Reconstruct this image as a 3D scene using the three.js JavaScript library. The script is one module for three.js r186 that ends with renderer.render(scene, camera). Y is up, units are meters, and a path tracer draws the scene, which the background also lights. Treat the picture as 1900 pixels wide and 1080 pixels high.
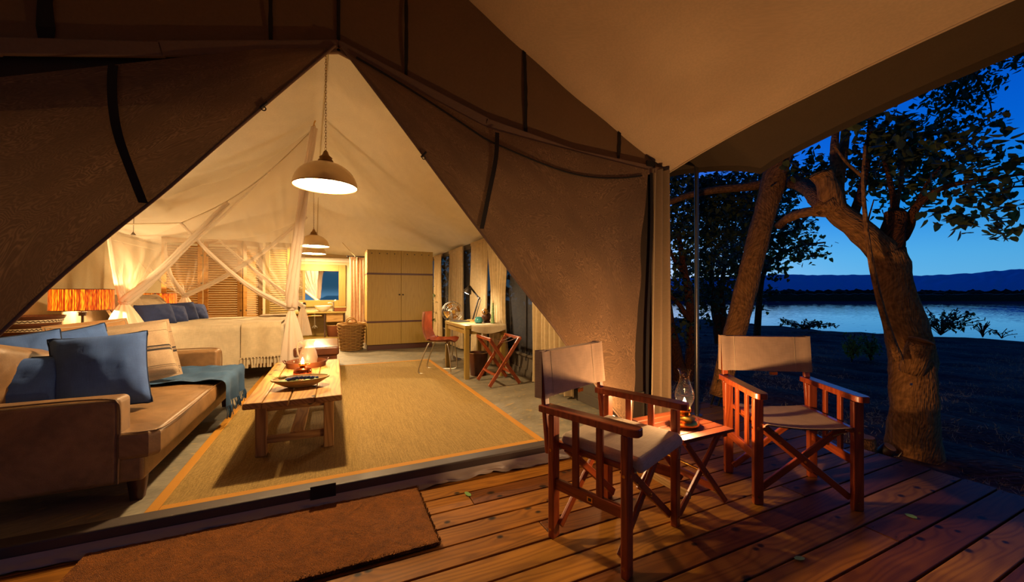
import * as THREE from 'three';
import { RoundedBoxGeometry } from 'three/addons/geometries/RoundedBoxGeometry.js';
import { mergeGeometries } from 'three/addons/utils/BufferGeometryUtils.js';
import { createNoise2D, createNoise3D } from 'simplex-noise';

// ---------------------------------------------------------------- camera, sky, exposure
const scene = new THREE.Scene();
const FOCAL = 720, YAW = 24.6 * Math.PI / 180, EYE = new THREE.Vector3(0, 1.2, 0);
const camera = new THREE.PerspectiveCamera(2 * Math.atan(540 / FOCAL) * 180 / Math.PI, 1900 / 1080, 0.05, 6000);
camera.position.copy(EYE);
camera.lookAt(EYE.x + Math.sin(YAW), EYE.y + 2 / FOCAL, EYE.z - Math.cos(YAW));
const renderer = new THREE.WebGLRenderer({ antialias: true });
renderer.toneMapping = THREE.LinearToneMapping;
renderer.toneMappingExposure = 1.0;
renderer.shadowMap.enabled = true;

const WARM = new THREE.Color().setRGB(1, 0.67, 0.33), FLAME = new THREE.Color().setRGB(1, 0.58, 0.25);
const PENDANT = 25, BEDSIDE = 4.5, DESKLAMP = 3.0, LANTERN = 3.4;

// dusk sky: deep blue overhead, pale towards the horizon, an afterglow where the sun went down
{
  const W = 512, H = 256, data = new Float32Array(W * H * 4), stops = [[0, .15, .5, .84], [4, .09, .45, .88], [9, .012, .28, .86], [15, .001, .135, .74], [23, .0005, .085, .62], [35, .0005, .045, .38], [60, .0005, .022, .18], [90, .0005, .015, .12]];
  for (let r = 0; r < H; r++) {
    const el = Math.max(0, ((r + .5) / H - .5) * 180);
    let k = 0; while (k < stops.length - 2 && el > stops[k + 1][0]) k++;
    const t = Math.min(1, (el - stops[k][0]) / (stops[k + 1][0] - stops[k][0]));
    for (let c = 0; c < W; c++) {
      let da = Math.abs(((c + .5) / W - .5) * 360 + 44); if (da > 180) da = 360 - da;
      const glow = Math.exp(-((da / 11) ** 2)) * Math.exp(-el / 5), far = .14 + .86 * Math.exp(-((da / 75) ** 2)), add = [.62, .34, .22];
      for (let j = 0; j < 3; j++) data[(r * W + c) * 4 + j] = (stops[k][j + 1] * (1 - t) + stops[k + 1][j + 1] * t) * far + glow * add[j];
      data[(r * W + c) * 4 + 3] = 1;
    }
  }
  const sky = new THREE.DataTexture(data, W, H, THREE.RGBAFormat, THREE.FloatType);
  sky.mapping = THREE.EquirectangularReflectionMapping; sky.magFilter = THREE.LinearFilter; sky.needsUpdate = true;
  scene.background = sky; scene.environment = sky;
}

// ---------------------------------------------------------------- helpers
function rngOf(seed) { let a = seed >>> 0; return () => { a = (a + 0x6D2B79F5) | 0; let t = Math.imul(a ^ (a >>> 15), 1 | a); t = (t + Math.imul(t ^ (t >>> 7), 61 | t)) ^ t; return ((t ^ (t >>> 14)) >>> 0) / 4294967296; }; }
const rng = rngOf(7), n2 = createNoise2D(rngOf(11)), n3 = createNoise3D(rngOf(12));
const V = (x, y, z) => new THREE.Vector3(x, y, z), PI = Math.PI, clamp = THREE.MathUtils.clamp, lerp = THREE.MathUtils.lerp;
const rnd = (a, b) => a + (b - a) * rng();
// a point seen along a direction of the photograph at its own distance from the camera
function at(u, v, d) {
  const x = d * (u - 950) / FOCAL, y = d * (542 - v) / FOCAL;
  return V(Math.sin(YAW) * d + Math.cos(YAW) * x, EYE.y + y, -Math.cos(YAW) * d + Math.sin(YAW) * x);
}
const taken = new Map();
function numbered(name) { const n = taken.get(name) ?? 0; taken.set(name, n + 1); return n ? `${name}_${String(n).padStart(3, '0')}` : name; }
function shade(o) { o.castShadow = true; o.receiveShadow = true; return o; }
function thing(name, label, category, [x, y, z] = [0, 0, 0], turn = 0, group) {
  const o = new THREE.Group(); o.name = numbered(name); scene.add(o);
  o.position.set(x, y, z); o.rotation.y = turn; o.userData = { label, category };
  if (group) o.userData.group = group;
  return o;
}
function geo(g) { return Array.isArray(g) ? (g.length === 1 ? g[0] : merge(g)) : g; }
function merge(list) {
  return mergeGeometries(list.map((g) => { const q = g.index ? g.toNonIndexed() : g.clone(); for (const k of Object.keys(q.attributes)) if (!['position', 'normal', 'uv'].includes(k)) q.deleteAttribute(k); return q; }));
}
function part(name, g, m, parent, kind) {
  const o = shade(new THREE.Mesh(geo(g), m)); o.name = name;
  const n = parent.children.filter((c) => c.userData.stem === name).length;
  if (n) o.name = `${name}_${String(n).padStart(3, '0')}`;
  o.userData.stem = name; if (kind) o.userData.kind = kind;
  parent.add(o); return o;
}
function single(name, g, m, label, category, group, kind) {
  const o = shade(new THREE.Mesh(geo(g), m)); o.name = numbered(name); scene.add(o);
  o.userData = { label, category }; if (group) o.userData.group = group; if (kind) o.userData.kind = kind;
  return o;
}
function struct(name, g, m, label) {
  const o = g ? shade(new THREE.Mesh(geo(g), m)) : new THREE.Group(); o.name = name; o.userData.kind = 'structure';
  if (label) o.userData.label = label;
  scene.add(o); return o;
}
function copyOf(root, [x, y, z], turn, label, group) {
  const r = root.clone(); r.name = numbered(root.name.replace(/_\d{3}$/, '')); scene.add(r); r.position.set(x, y, z); r.rotation.y = turn;
  r.userData = { ...root.userData, label }; if (group) r.userData.group = group; return r;
}
const mv = (g, x = 0, y = 0, z = 0, rx = 0, ry = 0, rz = 0) => { const m = new THREE.Matrix4().makeRotationFromEuler(new THREE.Euler(rx, ry, rz)); m.setPosition(x, y, z); return g.applyMatrix4(m); };
// uv in metres from the dominant side of every face
function boxUV(g0, ox = 0, oy = 0) {
  const g = g0.index ? g0.toNonIndexed() : g0, p = g.attributes.position, n = g.attributes.normal, uv = new Float32Array(p.count * 2);
  for (let i = 0; i < p.count; i++) {
    const a = Math.abs(n.getX(i)), b = Math.abs(n.getY(i)), c = Math.abs(n.getZ(i));
    const [s, t] = b >= a && b >= c ? [p.getX(i), p.getZ(i)] : a >= c ? [p.getZ(i), p.getY(i)] : [p.getX(i), p.getY(i)];
    uv[i * 2] = s + ox; uv[i * 2 + 1] = t + oy;
  }
  g.setAttribute('uv', new THREE.BufferAttribute(uv, 2)); return g;
}
const rbox = (w, h, d, r = .006, x = 0, y = 0, z = 0, seg = 1) => mv(boxUV(new RoundedBoxGeometry(w, h, d, seg, Math.min(r, w / 2.01, h / 2.01, d / 2.01))), x, y, z);
// wooden member: length along x, grain along u, a random stretch of the grain
function stick(l, h, d, r = .004, seed = rng()) {
  const g = new RoundedBoxGeometry(l, h, d, 1, Math.min(r, h / 2.01, d / 2.01, l / 2.01)), q = g.index ? g.toNonIndexed() : g, p = q.attributes.position, uv = new Float32Array(p.count * 2);
  for (let i = 0; i < p.count; i++) { uv[i * 2] = p.getX(i) + seed * 3; uv[i * 2 + 1] = p.getY(i) + p.getZ(i) + seed * 7; }
  q.setAttribute('uv', new THREE.BufferAttribute(uv, 2)); return q;
}
// member from p to q; w is its width (across), t its thickness (along the given normal)
function bar(p, q, w, t, normal = V(0, 0, 1), r = .004) {
  const x = q.clone().sub(p), l = x.length(); x.normalize();
  const z = normal.clone().addScaledVector(x, -normal.dot(x)).normalize(), y = z.clone().cross(x);
  return stick(l, w, t, r).applyMatrix4(new THREE.Matrix4().makeBasis(x, y, z).setPosition(p.clone().add(q).multiplyScalar(.5)));
}
const tube = (pts, r, rs = 6, seg = 0, closed = false) => new THREE.TubeGeometry(new THREE.CatmullRomCurve3(pts, closed), seg || Math.max(3, pts.length * 3), r, rs, closed);
function wire(p, q, r, rs = 6) { return new THREE.TubeGeometry(new THREE.LineCurve3(p, q), 1, r, rs); }
const lathe = (prof, seg = 24) => new THREE.LatheGeometry(prof.map(([x, y]) => new THREE.Vector2(x, y)), seg);
const cyl = (r0, r1, h, seg = 16, x = 0, y = 0, z = 0) => new THREE.CylinderGeometry(r0, r1, h, seg).translate(x, y + h / 2, z);
const ball = (r, x = 0, y = 0, z = 0, seg = 10) => new THREE.SphereGeometry(r, seg, Math.max(4, seg - 3)).translate(x, y, z);
// grid surface from f(s, t); uv in metres by default
function sheet(f, nu, nv, uvScale) {
  const pos = [], uv = [], idx = [], len = (a, b) => a.distanceTo(b);
  const W = uvScale?.[0] ?? len(f(0, .5), f(.5, .5)) + len(f(.5, .5), f(1, .5)), H = uvScale?.[1] ?? len(f(.5, 0), f(.5, .5)) + len(f(.5, .5), f(.5, 1));
  for (let j = 0; j <= nv; j++) for (let i = 0; i <= nu; i++) { const p = f(i / nu, j / nv); pos.push(p.x, p.y, p.z); uv.push(i / nu * W, j / nv * H); }
  for (let j = 0; j < nv; j++) for (let i = 0; i < nu; i++) { const a = j * (nu + 1) + i, b = a + 1, c = a + nu + 1, d = c + 1; idx.push(a, b, d, a, d, c); }
  const g = new THREE.BufferGeometry(); g.setAttribute('position', new THREE.Float32BufferAttribute(pos, 3)); g.setAttribute('uv', new THREE.Float32BufferAttribute(uv, 2)); g.setIndex(idx); g.computeVertexNormals(); return g;
}
// limb with varying radius through points [Vector3, radius]
function limb(list, rs = 9, bump = .12, seed = 1, per = 4) {
  const curve = new THREE.CatmullRomCurve3(list.map((l) => l[0])), N = (list.length - 1) * per, fr = curve.computeFrenetFrames(N, false), pos = [], uv = [], idx = [];
  const L = curve.getLength();
  for (let i = 0; i <= N; i++) {
    const t = i / N, k = Math.min(list.length - 2, Math.floor(t * (list.length - 1))), r = lerp(list[k][1], list[k + 1][1], t * (list.length - 1) - k), c = curve.getPoint(t);
    for (let j = 0; j <= rs; j++) {
      const a = j / rs * 2 * PI, q = r * (1 + bump * n3(Math.cos(a) * 1.3 + seed, Math.sin(a) * 1.3, t * L * 5 + seed));
      const p = c.clone().addScaledVector(fr.normals[i], Math.cos(a) * q).addScaledVector(fr.binormals[i], Math.sin(a) * q);
      pos.push(p.x, p.y, p.z); uv.push(t * L, j / rs * 2 * PI * r);
    }
  }
  for (let i = 0; i < N; i++) for (let j = 0; j < rs; j++) { const a = i * (rs + 1) + j, b = a + rs + 1; idx.push(a, a + 1, b, a + 1, b + 1, b); }
  for (const [row, flip] of [[0, 1], [N, 0]]) { // end caps
    const c = curve.getPoint(row / N), m = pos.length / 3; pos.push(c.x, c.y, c.z); uv.push(0, 0);
    for (let j = 0; j < rs; j++) { const a = row * (rs + 1) + j; flip ? idx.push(m, a + 1, a) : idx.push(m, a, a + 1); }
  }
  const g = new THREE.BufferGeometry(); g.setAttribute('position', new THREE.Float32BufferAttribute(pos, 3)); g.setAttribute('uv', new THREE.Float32BufferAttribute(uv, 2)); g.setIndex(idx); g.computeVertexNormals(); return g;
}
// stuffed cushion standing in its xy plane
function pillow(w, h, t, seed = 0, n = 18, ear = .05) {
  const side = (sg) => sheet((s, q) => {
    const a = s * 2 - 1, b = q * 2 - 1, e = Math.max(0, (1 - a * a) * (1 - b * b));
    const px = a * (1 - ear * (1 - b * b) * .9) * w / 2, py = b * (1 - ear * (1 - a * a) * .9) * h / 2;
    const z = t / 2 * Math.pow(e, .42) * (1 + .07 * n3(a * 1.6 + seed, b * 1.6, sg)) + e * .006 * n3(a * 4 + seed, b * 4, 3 + sg);
    return V(sg > 0 ? px : -px, py, sg * z);
  }, n, n, [w, h]);
  return merge([side(1), side(-1)]);
}
function pillowEdge(w, h, r = .005, ear = .05) {
  const pts = [], N = 10;
  for (let k = 0; k < 4; k++) for (let i = 0; i < N; i++) {
    const q = i / N * 2 - 1, [a, b] = [[q, -1], [1, q], [-q, 1], [-1, -q]][k];
    pts.push(V(a * (1 - ear * (1 - b * b) * .9) * w / 2, b * (1 - ear * (1 - a * a) * .9) * h / 2, 0));
  }
  return tube(pts, r, 5, 80, true);
}
function warp(g, f) { const p = g.attributes.position, v = V(0, 0, 0); for (let i = 0; i < p.count; i++) { v.fromBufferAttribute(p, i); f(v); p.setXYZ(i, v.x, v.y, v.z); } g.computeVertexNormals(); return g; }
const PLANE_N = V(0, 0, 1);

// ---------------------------------------------------------------- procedural textures
function tex(size, f, srgb = true, rep = 1, h = size) {
  const d = new Uint8Array(size * h * 4);
  for (let y = 0; y < h; y++) for (let x = 0; x < size; x++) {
    const c = f(x / size, y / h), o = (y * size + x) * 4;
    if (typeof c === 'number') d[o] = d[o + 1] = d[o + 2] = clamp(c * 255, 0, 255); else for (let k = 0; k < 3; k++) d[o + k] = clamp(c[k], 0, 255);
    d[o + 3] = 255;
  }
  const t = new THREE.DataTexture(d, size, h); t.wrapS = t.wrapT = THREE.RepeatWrapping; t.magFilter = THREE.LinearFilter; t.minFilter = THREE.LinearMipmapLinearFilter; t.generateMipmaps = true;
  if (srgb) t.colorSpace = THREE.SRGBColorSpace; t.repeat.set(1 / (Array.isArray(rep) ? rep[0] : rep), 1 / (Array.isArray(rep) ? rep[1] : rep)); t.needsUpdate = true; return t;
}
// tileable noise: points on two circles
const tn3 = createNoise3D(rngOf(31));
const tile = (u, v, fu, fv, s = 0) => { const a = u * 2 * PI, b = v * 2 * PI; return tn3(Math.cos(a) * fu / 6.28 + s, Math.sin(a) * fu / 6.28 + Math.cos(b) * fv / 6.28 * 1.0, Math.sin(b) * fv / 6.28 - s); };
const mix3 = (a, b, t) => [a[0] + (b[0] - a[0]) * t, a[1] + (b[1] - a[1]) * t, a[2] + (b[2] - a[2]) * t];
const hex = (h) => [(h >> 16) & 255, (h >> 8) & 255, h & 255];
// wood: grain along u (2 m), rings across v (0.5 m)
function woodTex(a, b, knots = 0, rough = 1) {
  const A = hex(a), B = hex(b), K = []; const r = rngOf(a); for (let i = 0; i < knots; i++) K.push([r(), r(), .012 + r() * .012]);
  return tex(512, (u, v) => {
    let w = tile(u, v, 3, 5) * .06, dark = 0;
    for (const [ku, kv, kr] of K) { let du = Math.abs(u - ku), dv = Math.abs(v - kv); du = Math.min(du, 1 - du) * 2; dv = Math.min(dv, 1 - dv) * .5; const q = Math.hypot(du, dv * 1.4); w += .05 * Math.exp(-((q / .06) ** 2)); if (q < kr * 1.6) dark = Math.max(dark, Math.min(1, (kr * 1.6 - q) / kr)); }
    const ring = .5 + .5 * Math.sin((v + w) * 2 * PI * 14 + tile(u, v, 4, 9, 2) * 2), fine = tile(u, v, 8, 160, 5) * .5 + tile(u, v, 22, 90, 8) * .3;
    const c = mix3(A, B, clamp(.25 + .5 * ring * ring * rough + .22 * fine, 0, 1)); return mix3(c, [B[0] * .35, B[1] * .35, B[2] * .35], dark);
  }, true, [2, .5]);
}
const T = {
  deck: woodTex(0xae8a42, 0x7a5a2a, 9), red: woodTex(0xa24a1c, 0x70290e, 0), pine: woodTex(0xc09a5c, 0x8a6430, 4), oak: woodTex(0xb09a5a, 0x8f7a40, 0, .6), table: woodTex(0xc2934c, 0x855a26, 5),
  weave: tex(256, (u, v) => .5 + .22 * Math.sin(u * 2 * PI * 48) * Math.sin(v * 2 * PI * 48) + .14 * tile(u, v, 30, 30), false, .16),
  linen: tex(512, (u, v) => { const q = 232 + 10 * tile(u, v, 8, 170, 3) + 10 * tile(u, v, 170, 8, 4) + 7 * tile(u, v, 6, 6); return [q, q, q]; }, true, .5),
  canvas: tex(512, (u, v) => { const q = 232 + 3 * tile(u, v, 5, 5, 1) + 5 * tile(u, v, 90, 90, 2) + 2 * tile(u, v, 14, 3, 6); return [q, q, q - 2]; }, true, 1.6),
  // watered-silk lines where two layers of gauze lie on each other
  moire: tex(1024, (u, v) => { const q = tile(u, v, 7, 5, 3) + .35 * tile(u, v, 16, 14, 9) + .1 * tile(u, v, 34, 40, 1); const l = Math.pow(.5 + .5 * Math.sin(q * 34), 2.2); const k = 176 + 60 * l * (0.55 + .45 * tile(u, v, 4, 4, 12)) + 8 * tile(u, v, 120, 120, 3); return [k, k * .985, k * .96]; }, true, 1.5),
  leather: tex(512, (u, v) => { const q = 208 + 26 * tile(u, v, 5, 5, 4) + 12 * tile(u, v, 19, 19, 2) + 6 * tile(u, v, 90, 90); return [q, q * .98, q * .95]; }, true, 1.1),
  grainB: tex(256, (u, v) => .5 + .3 * tile(u, v, 60, 60) + .2 * tile(u, v, 26, 26, 3), false, .12),
  sisal: tex(512, (u, v) => { const s = Math.sin(u * 2 * PI * 40), ch = Math.sin(v * 2 * PI * 56 + (s > 0 ? PI / 2 : -PI / 2) + Math.sin(u * 2 * PI * 80)); const q = .62 + .26 * ch + .14 * tile(u, v, 50, 14) + .13 * tile(u, v, 80, 2, 8) + .05 * tile(u, v, 24, 2, 3); return mix3([104, 78, 26], [206, 170, 92], clamp(q, 0, 1)); }, true, .5),
  sisalB: tex(512, (u, v) => { const s = Math.sin(u * 2 * PI * 40); return .5 + .25 * Math.sin(v * 2 * PI * 56 + (s > 0 ? PI / 2 : -PI / 2) + Math.sin(u * 2 * PI * 80)) + .2 * Math.abs(s); }, false, .5),
  coir: tex(512, (u, v) => { const q = .5 + .35 * tile(u, v, 120, 120) + .25 * tile(u, v, 60, 90, 4) + .14 * tile(u, v, 6, 6, 2); return mix3([78, 44, 8], [170, 112, 38], clamp(q, 0, 1)); }, true, .45),
  coirB: tex(256, (u, v) => .5 + .4 * tile(u, v, 70, 70) + .3 * tile(u, v, 40, 40, 6), false, .2),
  screed: tex(512, (u, v) => { const q = .5 + .3 * tile(u, v, 4, 9, 2) + .22 * tile(u, v, 20, 60, 5) + .14 * tile(u, v, 70, 70), sp = Math.max(0, tile(u, v, 16, 22, 8) - .62) * 2.4; return mix3(mix3([104, 98, 84], [140, 132, 112], clamp(q, 0, 1)), [176, 146, 92], clamp(sp, 0, 1)); }, true, 1.8),
  bark: tex(512, (u, v) => { const q = .5 + .22 * tile(u, v, 9, 40, 3) + .34 * tile(u, v, 22, 18, 5) + .16 * tile(u, v, 90, 90); return mix3([136, 102, 66], [214, 168, 114], clamp(q, 0, 1)); }, true, .8),
  barkB: tex(512, (u, v) => .5 + .4 * tile(u, v, 12, 60, 3) + .3 * tile(u, v, 30, 24, 5), false, .8),
  soil: tex(512, (u, v) => { const q = .5 + .3 * tile(u, v, 9, 9, 1) + .3 * tile(u, v, 34, 50, 5) + .2 * tile(u, v, 100, 100, 7); return mix3([52, 40, 34], [128, 106, 84], clamp(q, 0, 1)); }, true, 3),
  waterB: tex(512, (u, v) => .5 + .3 * tile(u, v, 5, 26, 1) + .25 * tile(u, v, 10, 60, 4), false, 14),
  wicker: tex(256, (u, v) => { const q = .55 + .3 * Math.sin(v * 2 * PI * 10 + (Math.sin(u * 2 * PI * 9) > 0 ? PI : 0)) + .2 * tile(u, v, 30, 30); return mix3([96, 66, 26], [196, 152, 84], clamp(q, 0, 1)); }, true, .2),
  reed: tex(512, (u, v) => { const q = clamp(.5 + .55 * tile(u, .5, 90, 1, 2) + .3 * tile(u, v, 60, 3, 6), 0, 1); return mix3([96, 46, 8], [255, 224, 140], q * q * 1.3); }, true, [.785, .22]),
  marks: tex(256, (u, v) => { const q = clamp(.5 + .7 * tile(u, v, 7, 7) + .3 * tile(u, v, 20, 20, 3), 0, 1); return mix3([150, 150, 165], [255, 252, 244], q); }, true, .3),
};
const tx = (t, rx, ry) => { const c = t.clone(); c.repeat.set(rx, ry); c.needsUpdate = true; return c; };
const M = (color, o = {}) => new THREE.MeshStandardMaterial({ color, roughness: .8, side: THREE.DoubleSide, ...o });
const Ph = (color, o = {}) => new THREE.MeshPhysicalMaterial({ color, roughness: .8, side: THREE.DoubleSide, ...o });
const mat = {
  deck: Ph(0xf2d090, { map: T.deck, roughness: .55, specularIntensity: .3 }), deckShade: Ph(0xa87c58, { map: T.deck, roughness: .55, specularIntensity: .3 }), deck2: Ph(0xd0ac74, { map: T.deck, roughness: .55, specularIntensity: .3 }), deck3: Ph(0xe4bc7c, { map: T.deck, roughness: .55, specularIntensity: .3 }),
  redwood: Ph(0xffffff, { map: T.red, roughness: .34, clearcoat: .25, clearcoatRoughness: .3 }), pine: M(0xffffff, { map: T.pine, roughness: .6 }), oak: M(0xf4e2ac, { map: T.oak, roughness: .55 }), dim: M(0xd8c488, { map: T.pine, roughness: .5 }),
  table: M(0xffffff, { map: T.table, roughness: .62 }), darkwood: M(0x3a1f12, { roughness: .5 }), palewood: M(0xd8cc9c, { map: T.oak, roughness: .55 }),
  ceil: Ph(0xfaf2e0, { map: T.canvas, roughness: .95, transmission: .12 }), awning: Ph(0xf2cfa4, { map: T.canvas, roughness: .95, transmission: .08 }), fly: M(0x6b5740, { map: T.canvas, roughness: .95 }),
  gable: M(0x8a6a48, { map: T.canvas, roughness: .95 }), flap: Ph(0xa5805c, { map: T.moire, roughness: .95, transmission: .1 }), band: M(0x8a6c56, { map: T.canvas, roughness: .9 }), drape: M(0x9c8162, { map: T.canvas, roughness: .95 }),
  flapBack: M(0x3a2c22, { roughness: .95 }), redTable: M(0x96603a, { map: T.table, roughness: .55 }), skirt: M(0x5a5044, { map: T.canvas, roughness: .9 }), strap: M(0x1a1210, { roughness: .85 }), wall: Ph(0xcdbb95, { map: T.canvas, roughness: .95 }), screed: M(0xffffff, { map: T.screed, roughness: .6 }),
  mesh: M(0x2c2a2c, { transparent: true, opacity: .74, roughness: .9 }), plastic: M(0x9a8c80, { roughness: .4 }), sillband: M(0x3e3430, { roughness: .55 }),
  rug: M(0xdcdcdc, { map: T.sisal, bumpMap: T.sisalB, bumpScale: .004, roughness: .9 }), binding: M(0xb07818, { roughness: .85, bumpMap: T.weave, bumpScale: .001 }), coir: M(0xffe8a8, { map: T.coir, bumpMap: T.coirB, bumpScale: .006, roughness: 1 }),
  leather: M(0x9c7850, { map: T.leather, roughness: .42, bumpMap: T.grainB, bumpScale: .0006 }), leatherRed: M(0x96401e, { map: T.leather, roughness: .35 }), ottoman: M(0x7d4a34, { map: T.leather, roughness: .32 }), leg: M(0x4a2413, { roughness: .45 }),
  blue: M(0x4166ac, { map: T.linen, roughness: .9, bumpMap: T.weave, bumpScale: .0008 }), navy: M(0x2e3f74, { map: T.linen, roughness: .9 }), piping: M(0x16233c, { roughness: .9 }), throwBlue: M(0x2f5278, { map: T.linen, roughness: .95, bumpMap: T.weave, bumpScale: .001 }),
  linen: M(0xb8a284, { map: T.linen, roughness: .95, bumpMap: T.weave, bumpScale: .001 }), sheet: M(0xd8c8aa, { map: T.linen, roughness: .95 }), cream: M(0xd9c6a2, { map: T.linen, roughness: .95, bumpMap: T.weave, bumpScale: .001 }), stripe: M(0x39404f, { roughness: .95 }), tan: M(0xa87d50, { map: T.linen, roughness: .95 }),
  net: M(0xf4e6cf, { transparent: true, opacity: .27, roughness: 1 }), netThick: Ph(0xf6e6d4, { roughness: 1, transmission: .35, transparent: true, opacity: .86 }), netFold: M(0xf4e4d0, { transparent: true, opacity: .62, roughness: 1 }),
  curtain: Ph(0xd8bd8c, { map: T.linen, roughness: .95, transmission: .25 }), peach: Ph(0xf0c8a0, { map: T.linen, roughness: .95, transmission: .3 }),
  canvasChair: M(0xb4947a, { map: T.linen, roughness: .95, bumpMap: T.weave, bumpScale: .0008 }), pad: M(0xc4b096, { map: T.linen, roughness: .95, bumpMap: T.weave, bumpScale: .001 }),
  brass: M(0xd8a850, { metalness: 1, roughness: .25 }), copper: M(0xc86a3c, { metalness: 1, roughness: .22 }), steel: M(0xb8b4ac, { metalness: 1, roughness: .28 }), iron: M(0x3a342f, { metalness: .6, roughness: .5 }), pole: M(0x8a8078, { metalness: .85, roughness: .35 }), black: M(0x14110f, { roughness: .5 }),
  pendant: M(0xdcc6a0, { metalness: .75, roughness: .32 }), pendantIn: M(0xb8b4ae, { map: T.marks, roughness: .5 }), pendantCap: M(0x8a6434, { metalness: .6, roughness: .45 }),
  glass: Ph(0xffffff, { transmission: 1, roughness: .02, thickness: 0, ior: 1.45 }), mirror: M(0xf2f2f2, { metalness: 1, roughness: .02 }),
  reed: Ph(0xc07c2c, { map: T.reed, roughness: .9, transmission: .28 }), wicker: M(0xffffff, { map: T.wicker, roughness: .8 }), wickerDark: M(0xb07c4c, { map: T.wicker, roughness: .8 }), ceramic: M(0xf2efe6, { roughness: .15 }),
  bark: M(0xffe0b8, { map: T.bark, bumpMap: T.barkB, bumpScale: .009, roughness: .95 }), barkDark: M(0xc09070, { map: T.bark, bumpMap: T.barkB, bumpScale: .02, roughness: .95 }), cut: M(0xc08a58, { roughness: .9 }), twig: M(0x4a3a2c, { roughness: .95 }),
  leaf: Ph(0x76803a, { roughness: .65, transmission: .3 }), leafDark: Ph(0x5a6434, { roughness: .7, transmission: .25 }), shrub: Ph(0x7aa850, { roughness: .7, transmission: .25 }), reeds: M(0x3c4a2e, { roughness: 1 }), dry: M(0xd8c09c, { roughness: 1 }), bank: M(0x2c3226, { roughness: 1 }),
  soil: M(0xffd0a0, { map: T.soil, roughness: 1, bumpMap: T.soil, bumpScale: .05 }), water: M(0x1268b8, { roughness: .03, bumpMap: T.waterB, bumpScale: .006, metalness: 0 }), hillHaze: M(0x60d0ff, { roughness: 1 }),  // hills: blue distance haze is put into the base colour
  rope: M(0x8a6a44, { roughness: .95 }),
};
function glow(color, k) { return new THREE.MeshStandardMaterial({ color: 0x000000, emissive: color, emissiveIntensity: k, roughness: 1 }); }
mat.bulb = glow(new THREE.Color().setRGB(1, .86, .62), 7); mat.flame = glow(new THREE.Color().setRGB(1, .72, .34), 22); mat.tubeLight = glow(new THREE.Color().setRGB(1, .9, .74), 9);
function lampLight(parent, x, y, z, color, power, soft = 2, name = 'lamp_light') {
  const l = new THREE.PointLight(color, power); l.name = name; l.position.set(x, y, z); l.castShadow = true; l.shadow.radius = soft; parent.add(l); return l;
}
function stud(r = .006) { return new THREE.SphereGeometry(r, 8, 5); }

// ---------------------------------------------------------------- setting: deck, tent shell, awning, fly sheet
const ZF = -2.42, FLOOR = .09, XR = 2.3, XL = -2.95, ZB = -10.7;
{
  const deck = struct('deck', null, null, 'oiled pine deck boards with open joints');
  const pitch = .1455, mats = [mat.deck, mat.deck2, mat.deck3];
  for (let k = -13; k < 20; k++) {
    const z = -2.157 + k * pitch, x0 = z < ZF - .1 ? XR + .06 : -3.6, x1 = 3.68 + rnd(-.012, .012);
    const cuts = [x0, x1];
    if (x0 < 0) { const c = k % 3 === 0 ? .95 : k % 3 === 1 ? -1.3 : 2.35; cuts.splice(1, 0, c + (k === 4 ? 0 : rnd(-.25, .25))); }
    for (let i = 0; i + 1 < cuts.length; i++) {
      const l = cuts[i + 1] - cuts[i] - .003, b = part('board', stick(l, .03, pitch - .009, .004), cuts[i] > .6 && x0 < 0 ? mat.deckShade : mats[Math.floor(rng() * 3)], deck);  // right-hand segments coloured darker for the shade that lies there
      b.position.set((cuts[i] + cuts[i + 1]) / 2, -.015 + rnd(-.0008, .0008), z);
      for (const sx of [-1, 1]) for (const sz of [-.045, .045]) if (z > -2.5 && cuts[i] > -2) part('screw', mv(stud(.004), sx * (l / 2 - .035), .0135, sz), mat.iron, b);
    }
  }
  part('joist', [rbox(.05, .14, 5, .004, 3.6, -.1, -1.2), rbox(.05, .14, 4, .004, 1.4, -.1, -.6), rbox(.05, .14, 4, .004, -1.4, -.1, -.6)], mat.darkwood, deck);
}
struct('floor', rbox(XR - XL + .1, .09, ZF - ZB, .004, (XR + XL) / 2, .045, (ZF + ZB) / 2 - .03), mat.screed, 'grey screed tent floor');
{
  // threshold: a raised lip wrapped in dark cloth, with a loose shiny plastic skirt below
  const sill = struct('trim_1', rbox(XR - XL + .3, .106, .1, .012, (XR + XL) / 2, .053, ZF - .05), mat.sillband, 'dark cloth-wrapped threshold with a shiny plastic skirt');
  part('skirt', sheet((s, t) => {
    const x = lerp(XL - .1, XR + .02, s), w = n2(x * 2.2, t * 1.2) * .6 + n2(x * 7, t * 2.5) * .4, e = Math.pow(t, 1.4), sharp = Math.abs(n2(x * 4.3 + 9, t * 1.7));
    return V(x + .01 * n2(x * 9, t * 3) * e, .058 - .05 * t + .009 * n2(x * 5, 3) * e, ZF + .004 + .012 * t + e * (.03 + .026 * w - .03 * Math.max(0, .3 - sharp)));
  }, 260, 8), mat.plastic, sill);
  part('velcro_tab', rbox(.13, .075, .006, .002, -.055, .085, ZF + .006), mat.strap, sill);
}
const ridgeX = (z) => z > ZF ? .02 : .02 - .05 * (ZF - z);
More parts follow.
